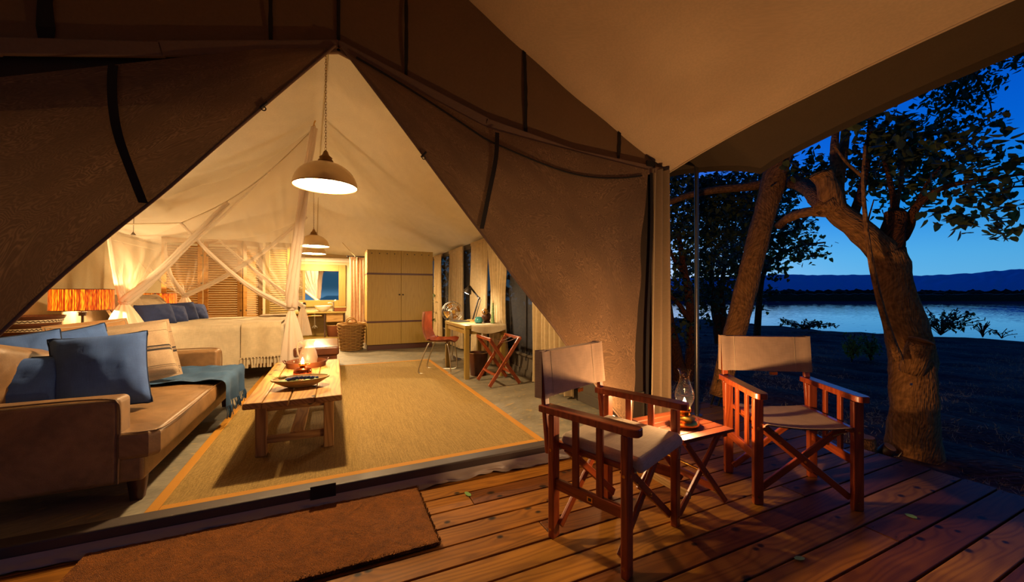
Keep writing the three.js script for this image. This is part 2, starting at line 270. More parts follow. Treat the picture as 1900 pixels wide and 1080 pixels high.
// inner roof: two sagging slopes, hipped at the back
{
  const eaveL = [XL - .02, 2.08], eaveR = [XR, 2.09];
  const f = (s, t) => {
    const z = lerp(ZF - .01, ZB, t), hip = clamp((-8.3 - z) / 2.4, 0, 1), yr = lerp(3.47, 2.16, hip) - .02 * Math.sin(t * 9) * (1 - hip), rx = ridgeX(z);
    const left = s < .5, k = left ? 1 - s * 2 : s * 2 - 1, e = left ? eaveL : eaveR;
    const sag = .1 * Math.sin(k * PI) + .012 * Math.sin(k * PI) * Math.sin(z * 1.9) + .003 * n2(k * 2 + (left ? 5 : 0), z * .8) * Math.sin(k * PI);
    return V(lerp(rx, e[0], k), lerp(yr, e[1], k) - sag * (1 - hip * .7), z);
  };
  const ceil = struct('ceiling', sheet(f, 48, 60), mat.ceil, 'sagging cream canvas inner roof');
  part('ridge_seam', tube([...Array(12)].map((_, i) => f(.5, i / 11).add(V(0, -.012, 0))), .008, 5, 40), mat.wall, ceil);
}
// awning over the deck: the same slopes carried forward over the camera
const awnEave = (z) => 2.2 + .19 * Math.sin(PI * clamp((z + 2.45) / 4.2, 0, 1));
function awn(s, t) {
  const z = lerp(ZF - .01, 4.4, t), left = s < .5, k = left ? 1 - s * 2 : s * 2 - 1, pull = Math.exp(-(((z - ZF) / .35) ** 2)) * k * k * .06;  // unseen stretch behind the camera lengthened to block blue sky light
  return V(lerp(ridgeX(z), (left ? -3.2 : 2.5) + pull * (left ? -1 : 1), k), lerp(3.57, awnEave(z), k) - .05 * Math.sin(k * PI) - .05 * Math.sin(k * PI) * Math.sin(PI * clamp(t * 1.48, 0, 1)) + .012 * n2(k * 4, z * 2.2) * Math.sin(k * PI), z);
}
{
  const a = struct('awning', sheet(awn, 56, 40), mat.awning, 'taut tan canvas awning over the deck');
  part('eave_hem', tube([...Array(20)].map((_, i) => awn(1, i / 19)), .007, 5, 60), mat.awning, a);
}
{
  const outY = (z) => z > -2.06 ? 2.22 + .29 * Math.pow(Math.sin(PI * clamp((z + 2.06) / 4.2, 0, 1)), .75) : 2.22 + .27 * Math.pow(Math.sin(PI * (((-2.06 - z) % 2.9) / 2.9)), .75);
  const f = (s, t) => {
    const z = lerp(-11.2, 4.5, t), left = s < .5, k = left ? 1 - s * 2 : s * 2 - 1, kk = Math.pow(k, 1.0), x = lerp(ridgeX(z), left ? -3.95 : 3.2, kk);  // sheet also runs on unseen behind the camera to block sky light
    return V(x, lerp(3.75, outY(z), kk) + .05 * Math.sin(k * PI), z);
  };
  const fl = struct('fly_sheet', sheet(f, 24, 170), mat.fly, 'dark fly sheet with scalloped edges above the tent');
  const hem = [...Array(150)].map((_, i) => { const z = lerp(-9, 2.2, i / 149); return V(3.205, outY(z) + .0, z); });
  part('hem', sheet((s, t) => { const z = lerp(-9, 2.2, s); return V(3.2 - .004 * t, outY(z) + .004 - .055 * t, z); }, 150, 1), mat.fly, fl);
}
{
  // front gable above the doorway, with its valance strip
  const low = [[-3.3, 1.9], [-1.3, 2.25], [-.76, 2.38], [.02, 2.6], [.91, 2.325], [1.59, 2.225], [2.46, 2.2]], pts = low.map(([x, y]) => new THREE.Vector2(x, y));
  for (let i = 0; i <= 12; i++) { const p = awn(1 - i / 24, 0); pts.push(new THREE.Vector2(p.x, p.y + .03)); }
  for (let i = 1; i <= 12; i++) { const p = awn(.5 - i / 24, 0); pts.push(new THREE.Vector2(p.x, p.y + .03)); }
  const g = new THREE.ExtrudeGeometry(new THREE.Shape(pts), { depth: .006, bevelEnabled: false });
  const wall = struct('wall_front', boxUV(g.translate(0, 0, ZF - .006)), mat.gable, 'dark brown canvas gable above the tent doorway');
  const val = []; for (const [a, b] of [[0, 1], [1, 2], [2, 3], [3, 4], [4, 5], [5, 6]]) val.push(bar(V(low[a][0] - .01, low[a][1] - .01, ZF + .018), V(low[b][0] + .01, low[b][1] - .01, ZF + .018), .075, .022, PLANE_N, .008));
  part('valance', val, mat.band, wall);
  part('gap_shade_band', [bar(V(-3.2, 1.78, ZF - .012), V(-1.3, 2.11, ZF - .012), .32, .004), bar(V(-1.3, 2.11, ZF - .012), V(-.4, 2.33, ZF - .012), .32, .004)], mat.flapBack, wall);  // dark colour stands for the shaded gap under the valance
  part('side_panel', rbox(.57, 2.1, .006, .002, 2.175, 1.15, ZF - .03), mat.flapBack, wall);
  const strap = (x, y0, y1, w = .03, dx = 0) => part('strap', [sheet((s, t) => V(x + (s - .5) * w * (1 + .25 * n2(t * 6, x)) + dx * t, lerp(y0, y1, t), ZF + .006 + .012 * Math.sin(t * PI)), 2, 14)], mat.strap, wall);
  strap(.395, 3.05, 2.5, .022); strap(1.2, 2.88, 2.3, .024, .01); strap(2.03, 2.5, 2.24, .028, -.01); strap(-.31, 3.1, 2.53, .02); strap(-1.16, 3.1, 2.31, .055);
  const zip = part('zip', [rbox(.018, .75, .008, .003, .02, 2.99, ZF + .006)], mat.strap, wall); part('zip_pull', [rbox(.012, .05, .01, .003, .022, 2.6, ZF + .012), mv(new THREE.TorusGeometry(.009, .0025, 5, 10), .022, 2.57, ZF + .014)], mat.copper, zip);
}
{
  const wl = struct('wall_left', sheet((s, t) => V(XL + .02 * Math.sin(s * 40) * t * (1 - t) * 2, lerp(FLOOR - .02, 2.12, t), lerp(ZF, ZB, s)), 60, 8), mat.wall, 'canvas side wall behind the bed');
  part('roller_band', [rbox(.03, .1, 8, .01, XL + .03, 2.0, -6.6)], mat.wall, wl);
  const wb = struct('wall_back', rbox(XR - XL, 2.3, .03, .004, (XR + XL) / 2, 1.2, ZB), mat.wall, 'canvas back wall');
  part('pelmet', rbox(2.6, .1, .03, .01, -.1, 2.0, ZB + .03), mat.ceil, wb);
  // right wall: low canvas skirt, gauze windows between posts
  const wr = struct('wall_right', [rbox(.03, .28, ZF - ZB, .004, XR, FLOOR + .13, (ZF + ZB) / 2), rbox(.03, .12, ZF - ZB, .004, XR, 2.06, (ZF + ZB) / 2)], mat.skirt, 'right tent wall of gauze windows above a canvas skirt');
  for (const z of [-2.5, -3.75, -4.55, -5.72, -6.75, -7.95, -9.3]) part('post', rbox(.035, 1.8, .035, .006, XR - .005, 1.2, z), mat.strap, wr);
  const gz = [-2.5, -3.75, -4.55, -5.72, -6.75, -7.95, -9.3, ZB];
  for (let i = 0; i < 7; i++) part('gauze_panel', rbox(.002, 1.66, gz[i] - gz[i + 1] - .036, .0005, XR - .004, 1.175, (gz[i] + gz[i + 1]) / 2), mat.mesh, wr);
  part('skirt_ledge', [rbox(.05, .03, ZF - ZB, .006, XR - .02, .375, (ZF + ZB) / 2), rbox(.022, .1, ZF - ZB, .004, XR - .02, FLOOR + .05, (ZF + ZB) / 2)], mat.skirt, wr);
}
// door flaps of gauze, drawn back from the peak of the doorway
function flap(name, label, side) {
  const t0 = thing(name, label, 'tent flap');
  const topY = (x) => side < 0 ? (x > -1.3 ? lerp(2.6, 2.25, clamp((.02 - x) / 1.32, 0, 1)) + .0 : lerp(2.25, 1.9, (-1.3 - x) / 2)) : x < .91 ? lerp(2.6, 2.325, (x - .02) / .89) : lerp(2.325, 2.2, (x - .91) / 1.55);
  const xe = (y) => side < 0 ? .02 - (2.6 - y) / 1.205 : .02 + (2.6 - y) / 1.19; // opening edge
  const xo = side < 0 ? -3.3 : 2.3;
  const f = (s, t) => {
    const x0 = lerp(.02, xo, s), yt = topY(x0) - .03; // top edge point
    // edge runs from the peak down to the floor: rows swing round from the valance to the opening edge
    const ye = lerp(2.58, .11, s), p = V(x0, yt, 0), q = V(xe(ye), ye, 0), b = V(xo, lerp(yt, .11, t), 0);
    const r = p.lerp(q, t);
    const fold = .03 * n2(r.x * 1.1 + side * 5, r.y * 1.1) + .016 * n2(r.x * 3 + 4, r.y * 2.6) * t;
    return V(r.x, r.y - (side < 0 ? .42 * Math.max(0, s - .11) * (1 - t) ** 2 : .015 * Math.sin(s * PI) * (1 - t)), ZF + .036 + .05 * Math.sin(t * PI) * Math.sin(s * PI) + fold * Math.sin(clamp(s, 0, 1) * PI * .5) * Math.min(1, t * 4));
  };
  part('gauze', sheet(f, 50, 34, [2.6, 2.2]), mat.flap, t0);
  if (side > 0) part('fold_seam', tube([...Array(20)].map((_, i) => f(.04 + .93 * i / 19, .03 + .12 * Math.sin((i / 19) * PI)).add(V(0, 0, .006))), .006, 5, 50), mat.strap, t0);
  part('edge_hem', tube([...Array(12)].map((_, i) => f(i / 11, 1)), .008, 5, 40), mat.band, t0);
  return [t0, f];
}
const [flapL, fL] = flap('tent_flap', 'large dark gauze door flap drawn to the left above the sofa', -1);
const [flapR, fR] = flap('tent_flap', 'brown gauze door flap hanging right of the doorway behind the chairs', 1);
function strapOn(f, parent, s0, t0, s1, t1, w = .03) {
  const c = [...Array(16)].map((_, i) => f(lerp(s0, s1, i / 15), lerp(t0, t1, i / 15)).add(V(.004 * Math.sin(i * .5), 0, .014)));
  part('strap', sheet((s, t) => { const k = Math.min(15, Math.round(t * 15)), p = c[k].clone(); p.x += (s - .5) * w; return p; }, 2, 15), mat.strap, parent);
}
strapOn(fL, flapL, .285, .02, .395, .98, .035); strapOn(fR, flapR, .42, .03, .40, .97, .03);
for (const [f, o, s] of [[fL, flapL, .165], [fR, flapR, .22]]) { const p = f(s, 1); part('toggle', [mv(rbox(.012, .05, .012, .004), p.x, p.y, p.z + .014, 0, 0, -.7), mv(new THREE.TorusGeometry(.01, .003, 5, 10), p.x, p.y - .02, p.z + .014)], mat.iron, o); }
{
  const t0 = thing('corner_drape', 'narrow pleated canvas drape at the right corner post of the tent', 'drape', [2.42, 0, ZF]);
  part('cloth', sheet((s, t) => V(lerp(-.1, .1, s) * (.75 + .35 * t), lerp(2.2, .06, t), .03 + .03 * Math.sin(s * 15 + t) + .02 * s), 26, 14), mat.drape, t0);
  part('zip_strip', sheet((s, t) => V(-.115 + .03 * s - .05 * t + .012 * Math.sin(t * 7), lerp(2.16, .08, t), .05), 1, 16), mat.strap, t0);
  part('zip', tube([...Array(8)].map((_, i) => V(-.075 - .04 * i / 7, lerp(2.16, .1, i / 7), .062)), .005, 5, 20), mat.curtain, t0);
  part('corner_tab', rbox(.09, .045, .02, .004, -.09, 2.24, .03), mat.strap, t0);
}
{
  const p = thing('awning_pole', 'slim grey metal pole holding up the fly sheet', 'pole', [3.2, 0, -2.68]);
  part('shaft', cyl(.021, .021, 2.47, 14), mat.pole, p); part('foot_plate', cyl(.05, .05, .012, 16), mat.pole, p); part('cap', cyl(.026, .022, .03, 14, 0, 2.44, 0), mat.iron, p);
  part('strut', [bar(V(0, 2.43, 0), V(.0, 2.5, .42), .02, .02), bar(V(0, 2.43, 0), V(-.7, 2.46, -.02), .022, .022)], mat.iron, p);
}

Object.assign(mat, { podGreen: M(0x8fae7c, { roughness: .7 }), glassSolid: Ph(0xffffff, { transmission: 1, roughness: .03, thickness: .01, ior: 1.45 }), vase: M(0x2c241e, { map: T.soil, roughness: .35 }), teal: Ph(0x3c9098, { roughness: .12, clearcoat: .6 }), jug: Ph(0xfff2de, { transmission: .9, roughness: .42, thickness: 0 }), stripeLinen: M(0xb49c80, { roughness: .95, bumpMap: T.weave, bumpScale: .001, map: tex(128, (u, v) => { const q = 232 + 12 * tile(u, v, 40, 60) + 8 * tile(u, v, 4, 90, 3); const s = (c, w) => Math.abs(v - c) < w; return s(.52, .014) || s(.455, .02) || s(.49, .005) ? [58, 66, 92] : s(.82, .004) || s(.16, .005) || s(.13, .003) ? [120, 118, 124] : [q, q, q]; }, true, .44, 256) }), oakUp: M(0xf4e2ac, { map: (() => { const c = T.oak.clone(); c.rotation = PI / 2; c.needsUpdate = true; return c; })(), roughness: .5 }),
  zigzag: M(0xffffff, { roughness: .85, map: tex(128, (u, v) => { const q = Math.abs(((u * 12) % 1) - .5) * 2; return Math.abs(v - .3 - .4 * q) < .18 ? [70, 44, 24] : [222, 206, 176]; }, true, [.25, 1]) }) });
mat.oak.map = mat.oakUp.map;
// ---------------------------------------------------------------- chairs, side table and lanterns on the deck
function directorChair(label, pos, turn) {
  const t = thing('director_chair', label, 'chair', pos, turn, 'folding director chairs on the deck');
  const W = .255, D = .195; // half spacing of the legs
  for (const sx of [-1, 1]) for (const sz of [-1, 1]) {
    const l = part('leg', mv(stick(.6, .052, .034, .006), sx * W, .3, sz * D, 0, 0, PI / 2), mat.redwood, t);
    for (const y of [.045, .43]) part('bolt', [mv(stud(.007), sx * W, y, sz * D + sz * .0), mv(new THREE.CylinderGeometry(.008, .008, .004, 10), sx * W, y, sz * (D + .017), PI / 2), mv(new THREE.CylinderGeometry(.007, .007, .004, 10), sx * (W + .026), y, sz * D, 0, 0, PI / 2)], mat.brass, l);
  }
  for (const sx of [-1, 1]) {
    const shape = new THREE.Shape(); // armrest: straight inner edge, rounded front corners
    shape.moveTo(-.03, -.26); shape.lineTo(.03, -.26); shape.lineTo(.032, .2); shape.quadraticCurveTo(.034, .25, .012, .255); shape.lineTo(-.014, .255); shape.quadraticCurveTo(-.034, .25, -.032, .2); shape.closePath();
    const arm = boxUV(mv(new THREE.ExtrudeGeometry(shape, { depth: .026, bevelEnabled: true, bevelThickness: .004, bevelSize: .004, bevelSegments: 2 }), 0, 0, 0, PI / 2));
    const uv = arm.attributes.uv; for (let i = 0; i < uv.count; i++) uv.setXY(i, uv.getY(i) + sx, uv.getX(i) + .2 * sx);
    part('armrest', mv(arm, sx * W, .634, 0), mat.redwood, t);
    part('side_rail', mv(stick(.36, .052, .022, .004), sx * W, .265, 0, 0, PI / 2, 0), mat.redwood, t);
    for (const z of [-.065, .065]) part('slat', mv(stick(.34, .034, .016, .003), sx * W, .44, z, 0, PI / 2, PI / 2), mat.redwood, t);
    part('seat_rail', mv(stick(.43, .028, .034, .006), sx * (W - .035), .445, 0, 0, PI / 2, 0), mat.redwood, t);
    part('back_post', bar(V(sx * W, .4, -.225), V(sx * W, .9, -.275), .026, .036, V(1, 0, 0), .006), mat.redwood, t);
  }
  for (const sz of [-1, 1]) for (const sx of [-1, 1]) {
    const z = sz * (D - .035) + sx * .011, b = part('cross_brace', bar(V(sx * (W - .02), .055, z), V(-sx * (W - .04), .435, z), .036, .018, PLANE_N, .004), mat.redwood, t);
    part('pivot', mv(new THREE.CylinderGeometry(.008, .008, .006, 10), 0, .245, z + sz * .011, PI / 2), mat.brass, b); part('pivot', mv(new THREE.CylinderGeometry(.007, .007, .006, 10), -sx * .13, .345, z + sz * .011, PI / 2), mat.brass, b);
  }
  for (const sx of [-1, 1]) part('stay', wire(V(sx * W, .43, D - .03), V(sx * (W - .115), .395, D - .015), .004), mat.brass, t);
  part('backrest', merge([.012, -.012].map((o) => sheet((s, q) => { const a = s * 2 - 1, y = lerp(.665, .9, q); return V(a * (W + .024), y + .006 * a * a - .008 * (1 - a * a) * (q - .5), -.2515 - (y - .665) * .1 + o * (Math.abs(a) > .8 ? 1.9 : 1) - .012 * (1 - a * a)); }, 20, 6)).concat([sheet((s, q) => V((s * 2 - 1) * (W + .024), .9, lerp(-.252, -.298, q)), 20, 1), sheet((s, q) => V((W + .024), lerp(.668, .904, s), lerp(-.252, -.298, q) - s * .0), 2, 1), sheet((s, q) => V(-(W + .024), lerp(.668, .904, s), lerp(-.252, -.298, q)), 2, 1)])), mat.canvasChair, t);
  for (const sx of [-1, 1]) part('back_seam', tube([V(sx * .19, .668, -.2475), V(sx * .19, .78, -.258), V(sx * .19, .9, -.27)], .0025, 5), mat.linen, t);
  part('seat_sling', merge([0, -.006].map((o) => sheet((s, q) => { const a = s * 2 - 1, z = lerp(-.215, .225, q); return V(a * (W - .02), .462 + o - .018 * (1 - a * a) - (Math.abs(a) > .97 ? .014 : 0), z); }, 22, 6))), mat.canvasChair, t);
  part('maker_plate', [rbox(.05, .02, .002, .001, .05, .655, -.247)], mat.brass, t);
  return t;
}
const chairA = directorChair('folding wooden director chair with a thick grey seat pad, nearest the tent doorway', [0, 0, 0], 0);
const chairB = copyOf(chairA, [0, 0, 0], 0, 'folding wooden director chair with a bare canvas sling seat beside the tree', 'folding director chairs on the deck');
// plate on the outer rail of the left chair, dark mark on brass
part('rail_plate', [mv(rbox(.003, .024, .03, .001), -.268, .265, .02)], mat.brass, chairA); part('plate_mark', [mv(rbox(.002, .014, .016, .0005), -.2695, .265, .02)], mat.black, chairA);
{
  const t = thing('seat_cushion', 'thick grey-beige seat pad lying on the left director chair', 'cushion');
  part('pad', [boxUV(warp(new RoundedBoxGeometry(.46, .06, .43, 8, .028), (p) => { p.y += .012 * Math.cos(p.x * 6) - (p.z > .17 ? (p.z - .17) * .35 : 0) + .005 * n2(p.x * 9, p.z * 9); })).translate(0, .47, .035)], mat.pad, t); part('ties', [tube([V(.2, .48, .22), V(.215, .42, .235), V(.2, .37, .235)], .004, 5), tube([V(.18, .48, .225), V(.18, .43, .24), V(.195, .39, .24)], .004, 5)], mat.canvasChair, t);
  for (const [c, x, z, a] of [[chairA, 1.29, -1.56, 20.9], [chairB, 2.505, -1.455, -32]]) { c.position.set(x, 0, z); c.rotation.y = a * PI / 180; }
  t.position.copy(chairA.position); t.rotation.y = chairA.rotation.y;
}
const TB = [1.845, 0, -1.66], TBY = .43;
{
  const t = thing('side_table', 'small slatted wooden folding side table between the two director chairs', 'table', TB, .02);
  for (let i = 0; i < 6; i++) part('slat', mv(stick(.4, .018, .061, .003), 0, TBY - .009, -.165 + i * .066), mat.redTable, t);
  for (const sx of [-1, 1]) part('batten', mv(stick(.36, .024, .03, .003), sx * .15, TBY - .031, 0, 0, PI / 2, 0), mat.redwood, t);
  for (const sz of [-1, 1]) for (const sx of [-1, 1]) { const z = sz * .15 + sx * .009; part('leg', bar(V(sx * .175, .012, z + .0), V(-sx * .15, TBY - .03, z), .032, .017, PLANE_N), mat.redwood, t); }
  part('stretcher', mv(stick(.3, .04, .018, .003), -.1, .1, .0, 0, PI / 2, 0), mat.pine, t); part('stretcher', mv(stick(.3, .04, .018, .003), .1, .1, 0, 0, PI / 2, 0), mat.redwood, t);
  part('table_plate', rbox(.003, .028, .05, .001, -.112, .1, .06), mat.brass, t);
  part('pivot', [mv(new THREE.CylinderGeometry(.008, .008, .34, 10), .0125, TBY / 2 - .01, 0, PI / 2)], mat.brass, t);
}
function lantern(label, pos, scale, metal, power, group) {
  const t = thing('oil_lantern', label, 'oil lamp', pos, .3, group), S = (p) => p.map(([x, y]) => [x * scale, y * scale]);
  part('reservoir', lathe(S([[0, 0], [.07, 0], [.078, .006], [.08, .02], [.074, .045], [.056, .062], [.03, .068], [.0, .07]]), 28), metal, t);
  const b = part('burner', lathe(S([[.0, .066], [.024, .066], [.024, .078], [.034, .082], [.036, .098], [.03, .104], [.012, .108], [0, .112]]), 24), mat.brass, t);
  part('wick_knob', [wire(V(.02 * scale, .085 * scale, 0), V(.06 * scale, .085 * scale, 0), .003), mv(new THREE.CylinderGeometry(.011, .011, .005, 14), .06 * scale, .085 * scale, 0, 0, 0, PI / 2)], mat.brass, b);
  part('chimney', lathe(S([[.032, .1], [.034, .115], [.048, .145], [.053, .17], [.05, .195], [.038, .23], [.028, .258], [.0255, .28], [.028, .3], [.036, .318], [.0385, .322]]), 32), mat.glass, t);
  part('flame', lathe(S([[0, .11], [.007, .114], [.0115, .124], [.01, .138], [.004, .154], [0, .162]]), 12), mat.flame, t);
  lampLight(t, 0, .13 * scale, 0, FLAME, power, .9);
  return t;
}
lantern('lit brass oil lantern with a clear chimney on the slatted side table', [TB[0] - .005, TBY, TB[2] + .035], 1, mat.brass, LANTERN, 'lit oil lanterns');
{
  const t = thing('candle', 'lit ivory pillar candle on the deck behind the padded director chair', 'candle', [1.84, 0, -2.29]);
  part('wax', lathe([[0, 0], [.036, 0], [.037, .01], [.037, .285], [.034, .291], [.026, .287], [0, .283]], 24), mat.cream, t);
  part('flame', lathe([[0, .293], [.007, .297], [.013, .31], [.01, .33], [0, .358]], 12), mat.flame, t);
  lampLight(t, 0, .32, 0, FLAME, .4, .8);
}
{
  const t = thing('doormat', 'thick brown coir doormat lying on the deck at the tent threshold', 'doormat', [-.28, 0, -2.1]);
  const f = (s, q) => V((s - .5) * 1.47, .022 + .0025 * n2(s * 60, q * 26), (q - .5) * .58);
  part('pile', [sheet(f, 110, 44), rbox(1.465, .02, .575, .006, 0, .011, 0)], mat.coir, t);
  const bristles = []; for (let i = 0; i < 900; i++) { const e = i % 3; const x = e ? rnd(-.735, .735) : .735, z = e ? (e === 1 ? .29 : rnd(.27, .29)) : rnd(-.29, .29); bristles.push(wire(V(x, .002, z), V(x + rnd(-.006, .01), .026, z + rnd(-.003, .008)), .0013, 3)); }
  part('bristle_edge', bristles, mat.coir, t, 'stuff');
}
{
  const g = new THREE.CircleGeometry(.022, 7); g.scale(1.3, .8, 1); const l = mv(g, 0, .006, 0, -PI / 2 + .15, 0, .5);
  const spots = [[2.1, -1.62], [.72, -2.2], [1.9, -1.05], [2.8, -1.0]];
  spots.forEach(([x, z], i) => single('fallen_leaf', mv(boxUV(l.clone()), x, 0, z, 0, i * 1.3, 0), mat.shrub, ['small fallen leaf on the deck by the left foot of the right chair', 'small fallen leaf on a deck board near the doormat', 'small fallen leaf on the open deck between the chairs', 'small fallen leaf on the deck right of the sling-seat chair'][i], 'leaf', 'fallen leaves on the deck'));
}

// ---------------------------------------------------------------- outside: bank, river, far shore, hills
{
  const shore = (z) => 17.6 + (z + 11) * -.1 + .4 * n2(z * .3, 2) + (z > -8 ? (z + 8) * .55 : 0);
  const g = sheet((s, t) => {
    const z = lerp(-40, 24, t), xs = shore(z), x = lerp(3.45, xs + 3, s * s * .5 + s * .5), e = clamp((x - xs) / 2.2, 0, 1);
    const tent = x < 3.8 ? 1 : 0;
    return V(x, -.14 - .16 * clamp((x - 4) / 8, 0, 1) + .05 * n2(x * .7, z * .7) + .025 * n2(x * 2.6, z * 2.6) - 1.6 * e * e - tent * .06, z);
  }, 120, 170, [20, 64]);
  struct('ground', boxUV(g), mat.soil, 'bare sandy river bank with leaf litter');
  struct('ground_under', rbox(24, .04, 70, .004, -8.4, -.26, -8), mat.soil);
  struct('river', boxUV(new THREE.PlaneGeometry(420, 700).rotateX(-PI / 2).translate(205, -1.4, -60)), mat.water, 'calm wide river reflecting the dusk sky');
  // far shore: flat reed bank, a line of low trees, then hills
  const far = (d, u) => at(u, 542, d), us = [...Array(61)].map((_, i) => 1080 + i * 17);
  const ridge = (d, base, top, depth, m, name, label) => {
    const o = struct(name, sheet((s, t) => {
      const u = lerp(1060, 2100, s), p = far(d + (t > .5 ? (t - .5) * 2 * depth : 0), u), k = Math.min(1, t * 2); p.y = lerp(base, top(u), k) + (t > .5 ? 0 : 0); return p;
    }, 240, 4), m, label); return o;
  };
  ridge(112, -1.6, (u) => .55 + .25 * n2(u * .06, 1) + .2 * n2(u * .3, 4), 30, mat.reeds, 'far_bank', 'low reed bank on the far side of the river');
  ridge(150, -1.4, (u) => 1.9 + .5 * n2(u * .05, 8) + .5 * n2(u * .2, 3), 20, mat.bank, 'far_trees', 'dark line of low trees beyond the far bank');
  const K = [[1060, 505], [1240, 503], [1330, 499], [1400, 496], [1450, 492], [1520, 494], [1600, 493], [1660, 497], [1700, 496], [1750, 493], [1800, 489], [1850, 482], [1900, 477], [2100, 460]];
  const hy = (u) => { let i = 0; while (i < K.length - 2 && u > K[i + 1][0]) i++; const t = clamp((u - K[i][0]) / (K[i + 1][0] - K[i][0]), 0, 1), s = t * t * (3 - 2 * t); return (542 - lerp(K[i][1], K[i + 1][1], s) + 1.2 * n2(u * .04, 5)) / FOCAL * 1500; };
  const hills = struct('hills', sheet((s, t) => { const u = lerp(1060, 2100, s), p = at(u, 542, 1500 + 900 * t), r = hy(u); p.y = t < .8 ? lerp(-2, r, Math.pow(t / .8, .8)) + 8 * n2(u * .03, t * 5) * t * (1 - t) * 2 : r - (t - .8) * 60; p.multiplyScalar(1); return p; }, 200, 16), mat.hillHaze, 'long hills beyond the river with blue haze in their colour');
  const bush = []; for (const u of us) if (rng() < .35) { const p = far(rnd(118, 140), u + rnd(-6, 6)); bush.push(mv(new THREE.IcosahedronGeometry(1, 1).scale(rnd(1, 3), rnd(.5, 1.1), rnd(1, 2)), p.x, rnd(.5, 1.1), p.z)); }
  single('far_bushes', bush.map((b) => boxUV(b)), mat.bank, 'scattered low bushes on the far river bank', 'bushes', null, 'stuff');
}
// ---------------------------------------------------------------- trees
function leafGeo(w, l) { // pointed heart, folded along its midrib
  const o = [[0, 0], [.32, -.08], [.5, .16], [.42, .5], [.2, .8], [0, 1]], pos = [], idx = [], uv = [];
  for (const [x, y] of o) { pos.push(x * w, y * l, Math.abs(x) * w * .28 - y * y * l * .15); uv.push(x, y); }
  for (const [x, y] of o.slice(1, 5)) { pos.push(-x * w, y * l, Math.abs(x) * w * .28 - y * y * l * .15); uv.push(-x, y); }
  for (let i = 1; i < 4; i++) idx.push(0, i, i + 1); idx.push(0, 4, 5);
  const q = [6, 7, 8, 9]; for (let i = 0; i < 3; i++) idx.push(0, q[i + 1], q[i]); idx.push(0, 5, 9);
  const g = new THREE.BufferGeometry(); g.setAttribute('position', new THREE.Float32BufferAttribute(pos, 3)); g.setAttribute('uv', new THREE.Float32BufferAttribute(uv, 2)); g.setIndex(idx); g.computeVertexNormals(); return g;
}
const LEAF = [leafGeo(.06, .074), leafGeo(.07, .07), leafGeo(.05, .064)], SMALL = leafGeo(.026, .05);
function leafMatrix(p, size, droop = .7) {
  const e = new THREE.Euler(rnd(PI * .4, PI * (.4 + droop)), rnd(0, 2 * PI), rnd(-.7, .7), 'YXZ');
  return new THREE.Matrix4().compose(p, new THREE.Quaternion().setFromEuler(e), V(size, size, size));
}
// clouds: [u, v, ru, rv, depth, depth spread, count]; leaves gather in sprays
function sprays(clouds, per) {
  const out = [];
  for (const [u, v, ru, rv, d, dd, n] of clouds) for (let i = 0; i < n / per; i++) {
    const a = rng() * 2 * PI, r = Math.sqrt(rng()), c = at(u + Math.cos(a) * r * ru, v + Math.sin(a) * r * rv, d + rnd(-dd, dd)), s = rnd(.06, .13) * d / 4;
    for (let k = 0; k < per; k++) out.push(c.clone().add(V(rnd(-s, s), rnd(-s, s) * .8, rnd(-s, s))));
  }
  return out;
}
function instanced(name, g, m, mats4, parent, vary) {
  const o = shade(new THREE.InstancedMesh(g, m, mats4.length)); o.name = name; o.userData.kind = 'stuff'; mats4.forEach((q, i) => { o.setMatrixAt(i, q); if (vary) { const k = rnd(.7, 1.25); o.setColorAt(i, new THREE.Color().setRGB(k, k * rnd(.95, 1.05), k * rnd(.8, 1.05))); } });
  parent.add(o); return o;
}
const P = (u, v, d, w) => [at(u, v, d), w / FOCAL * d]; // limb point: half width in the photograph at its distance
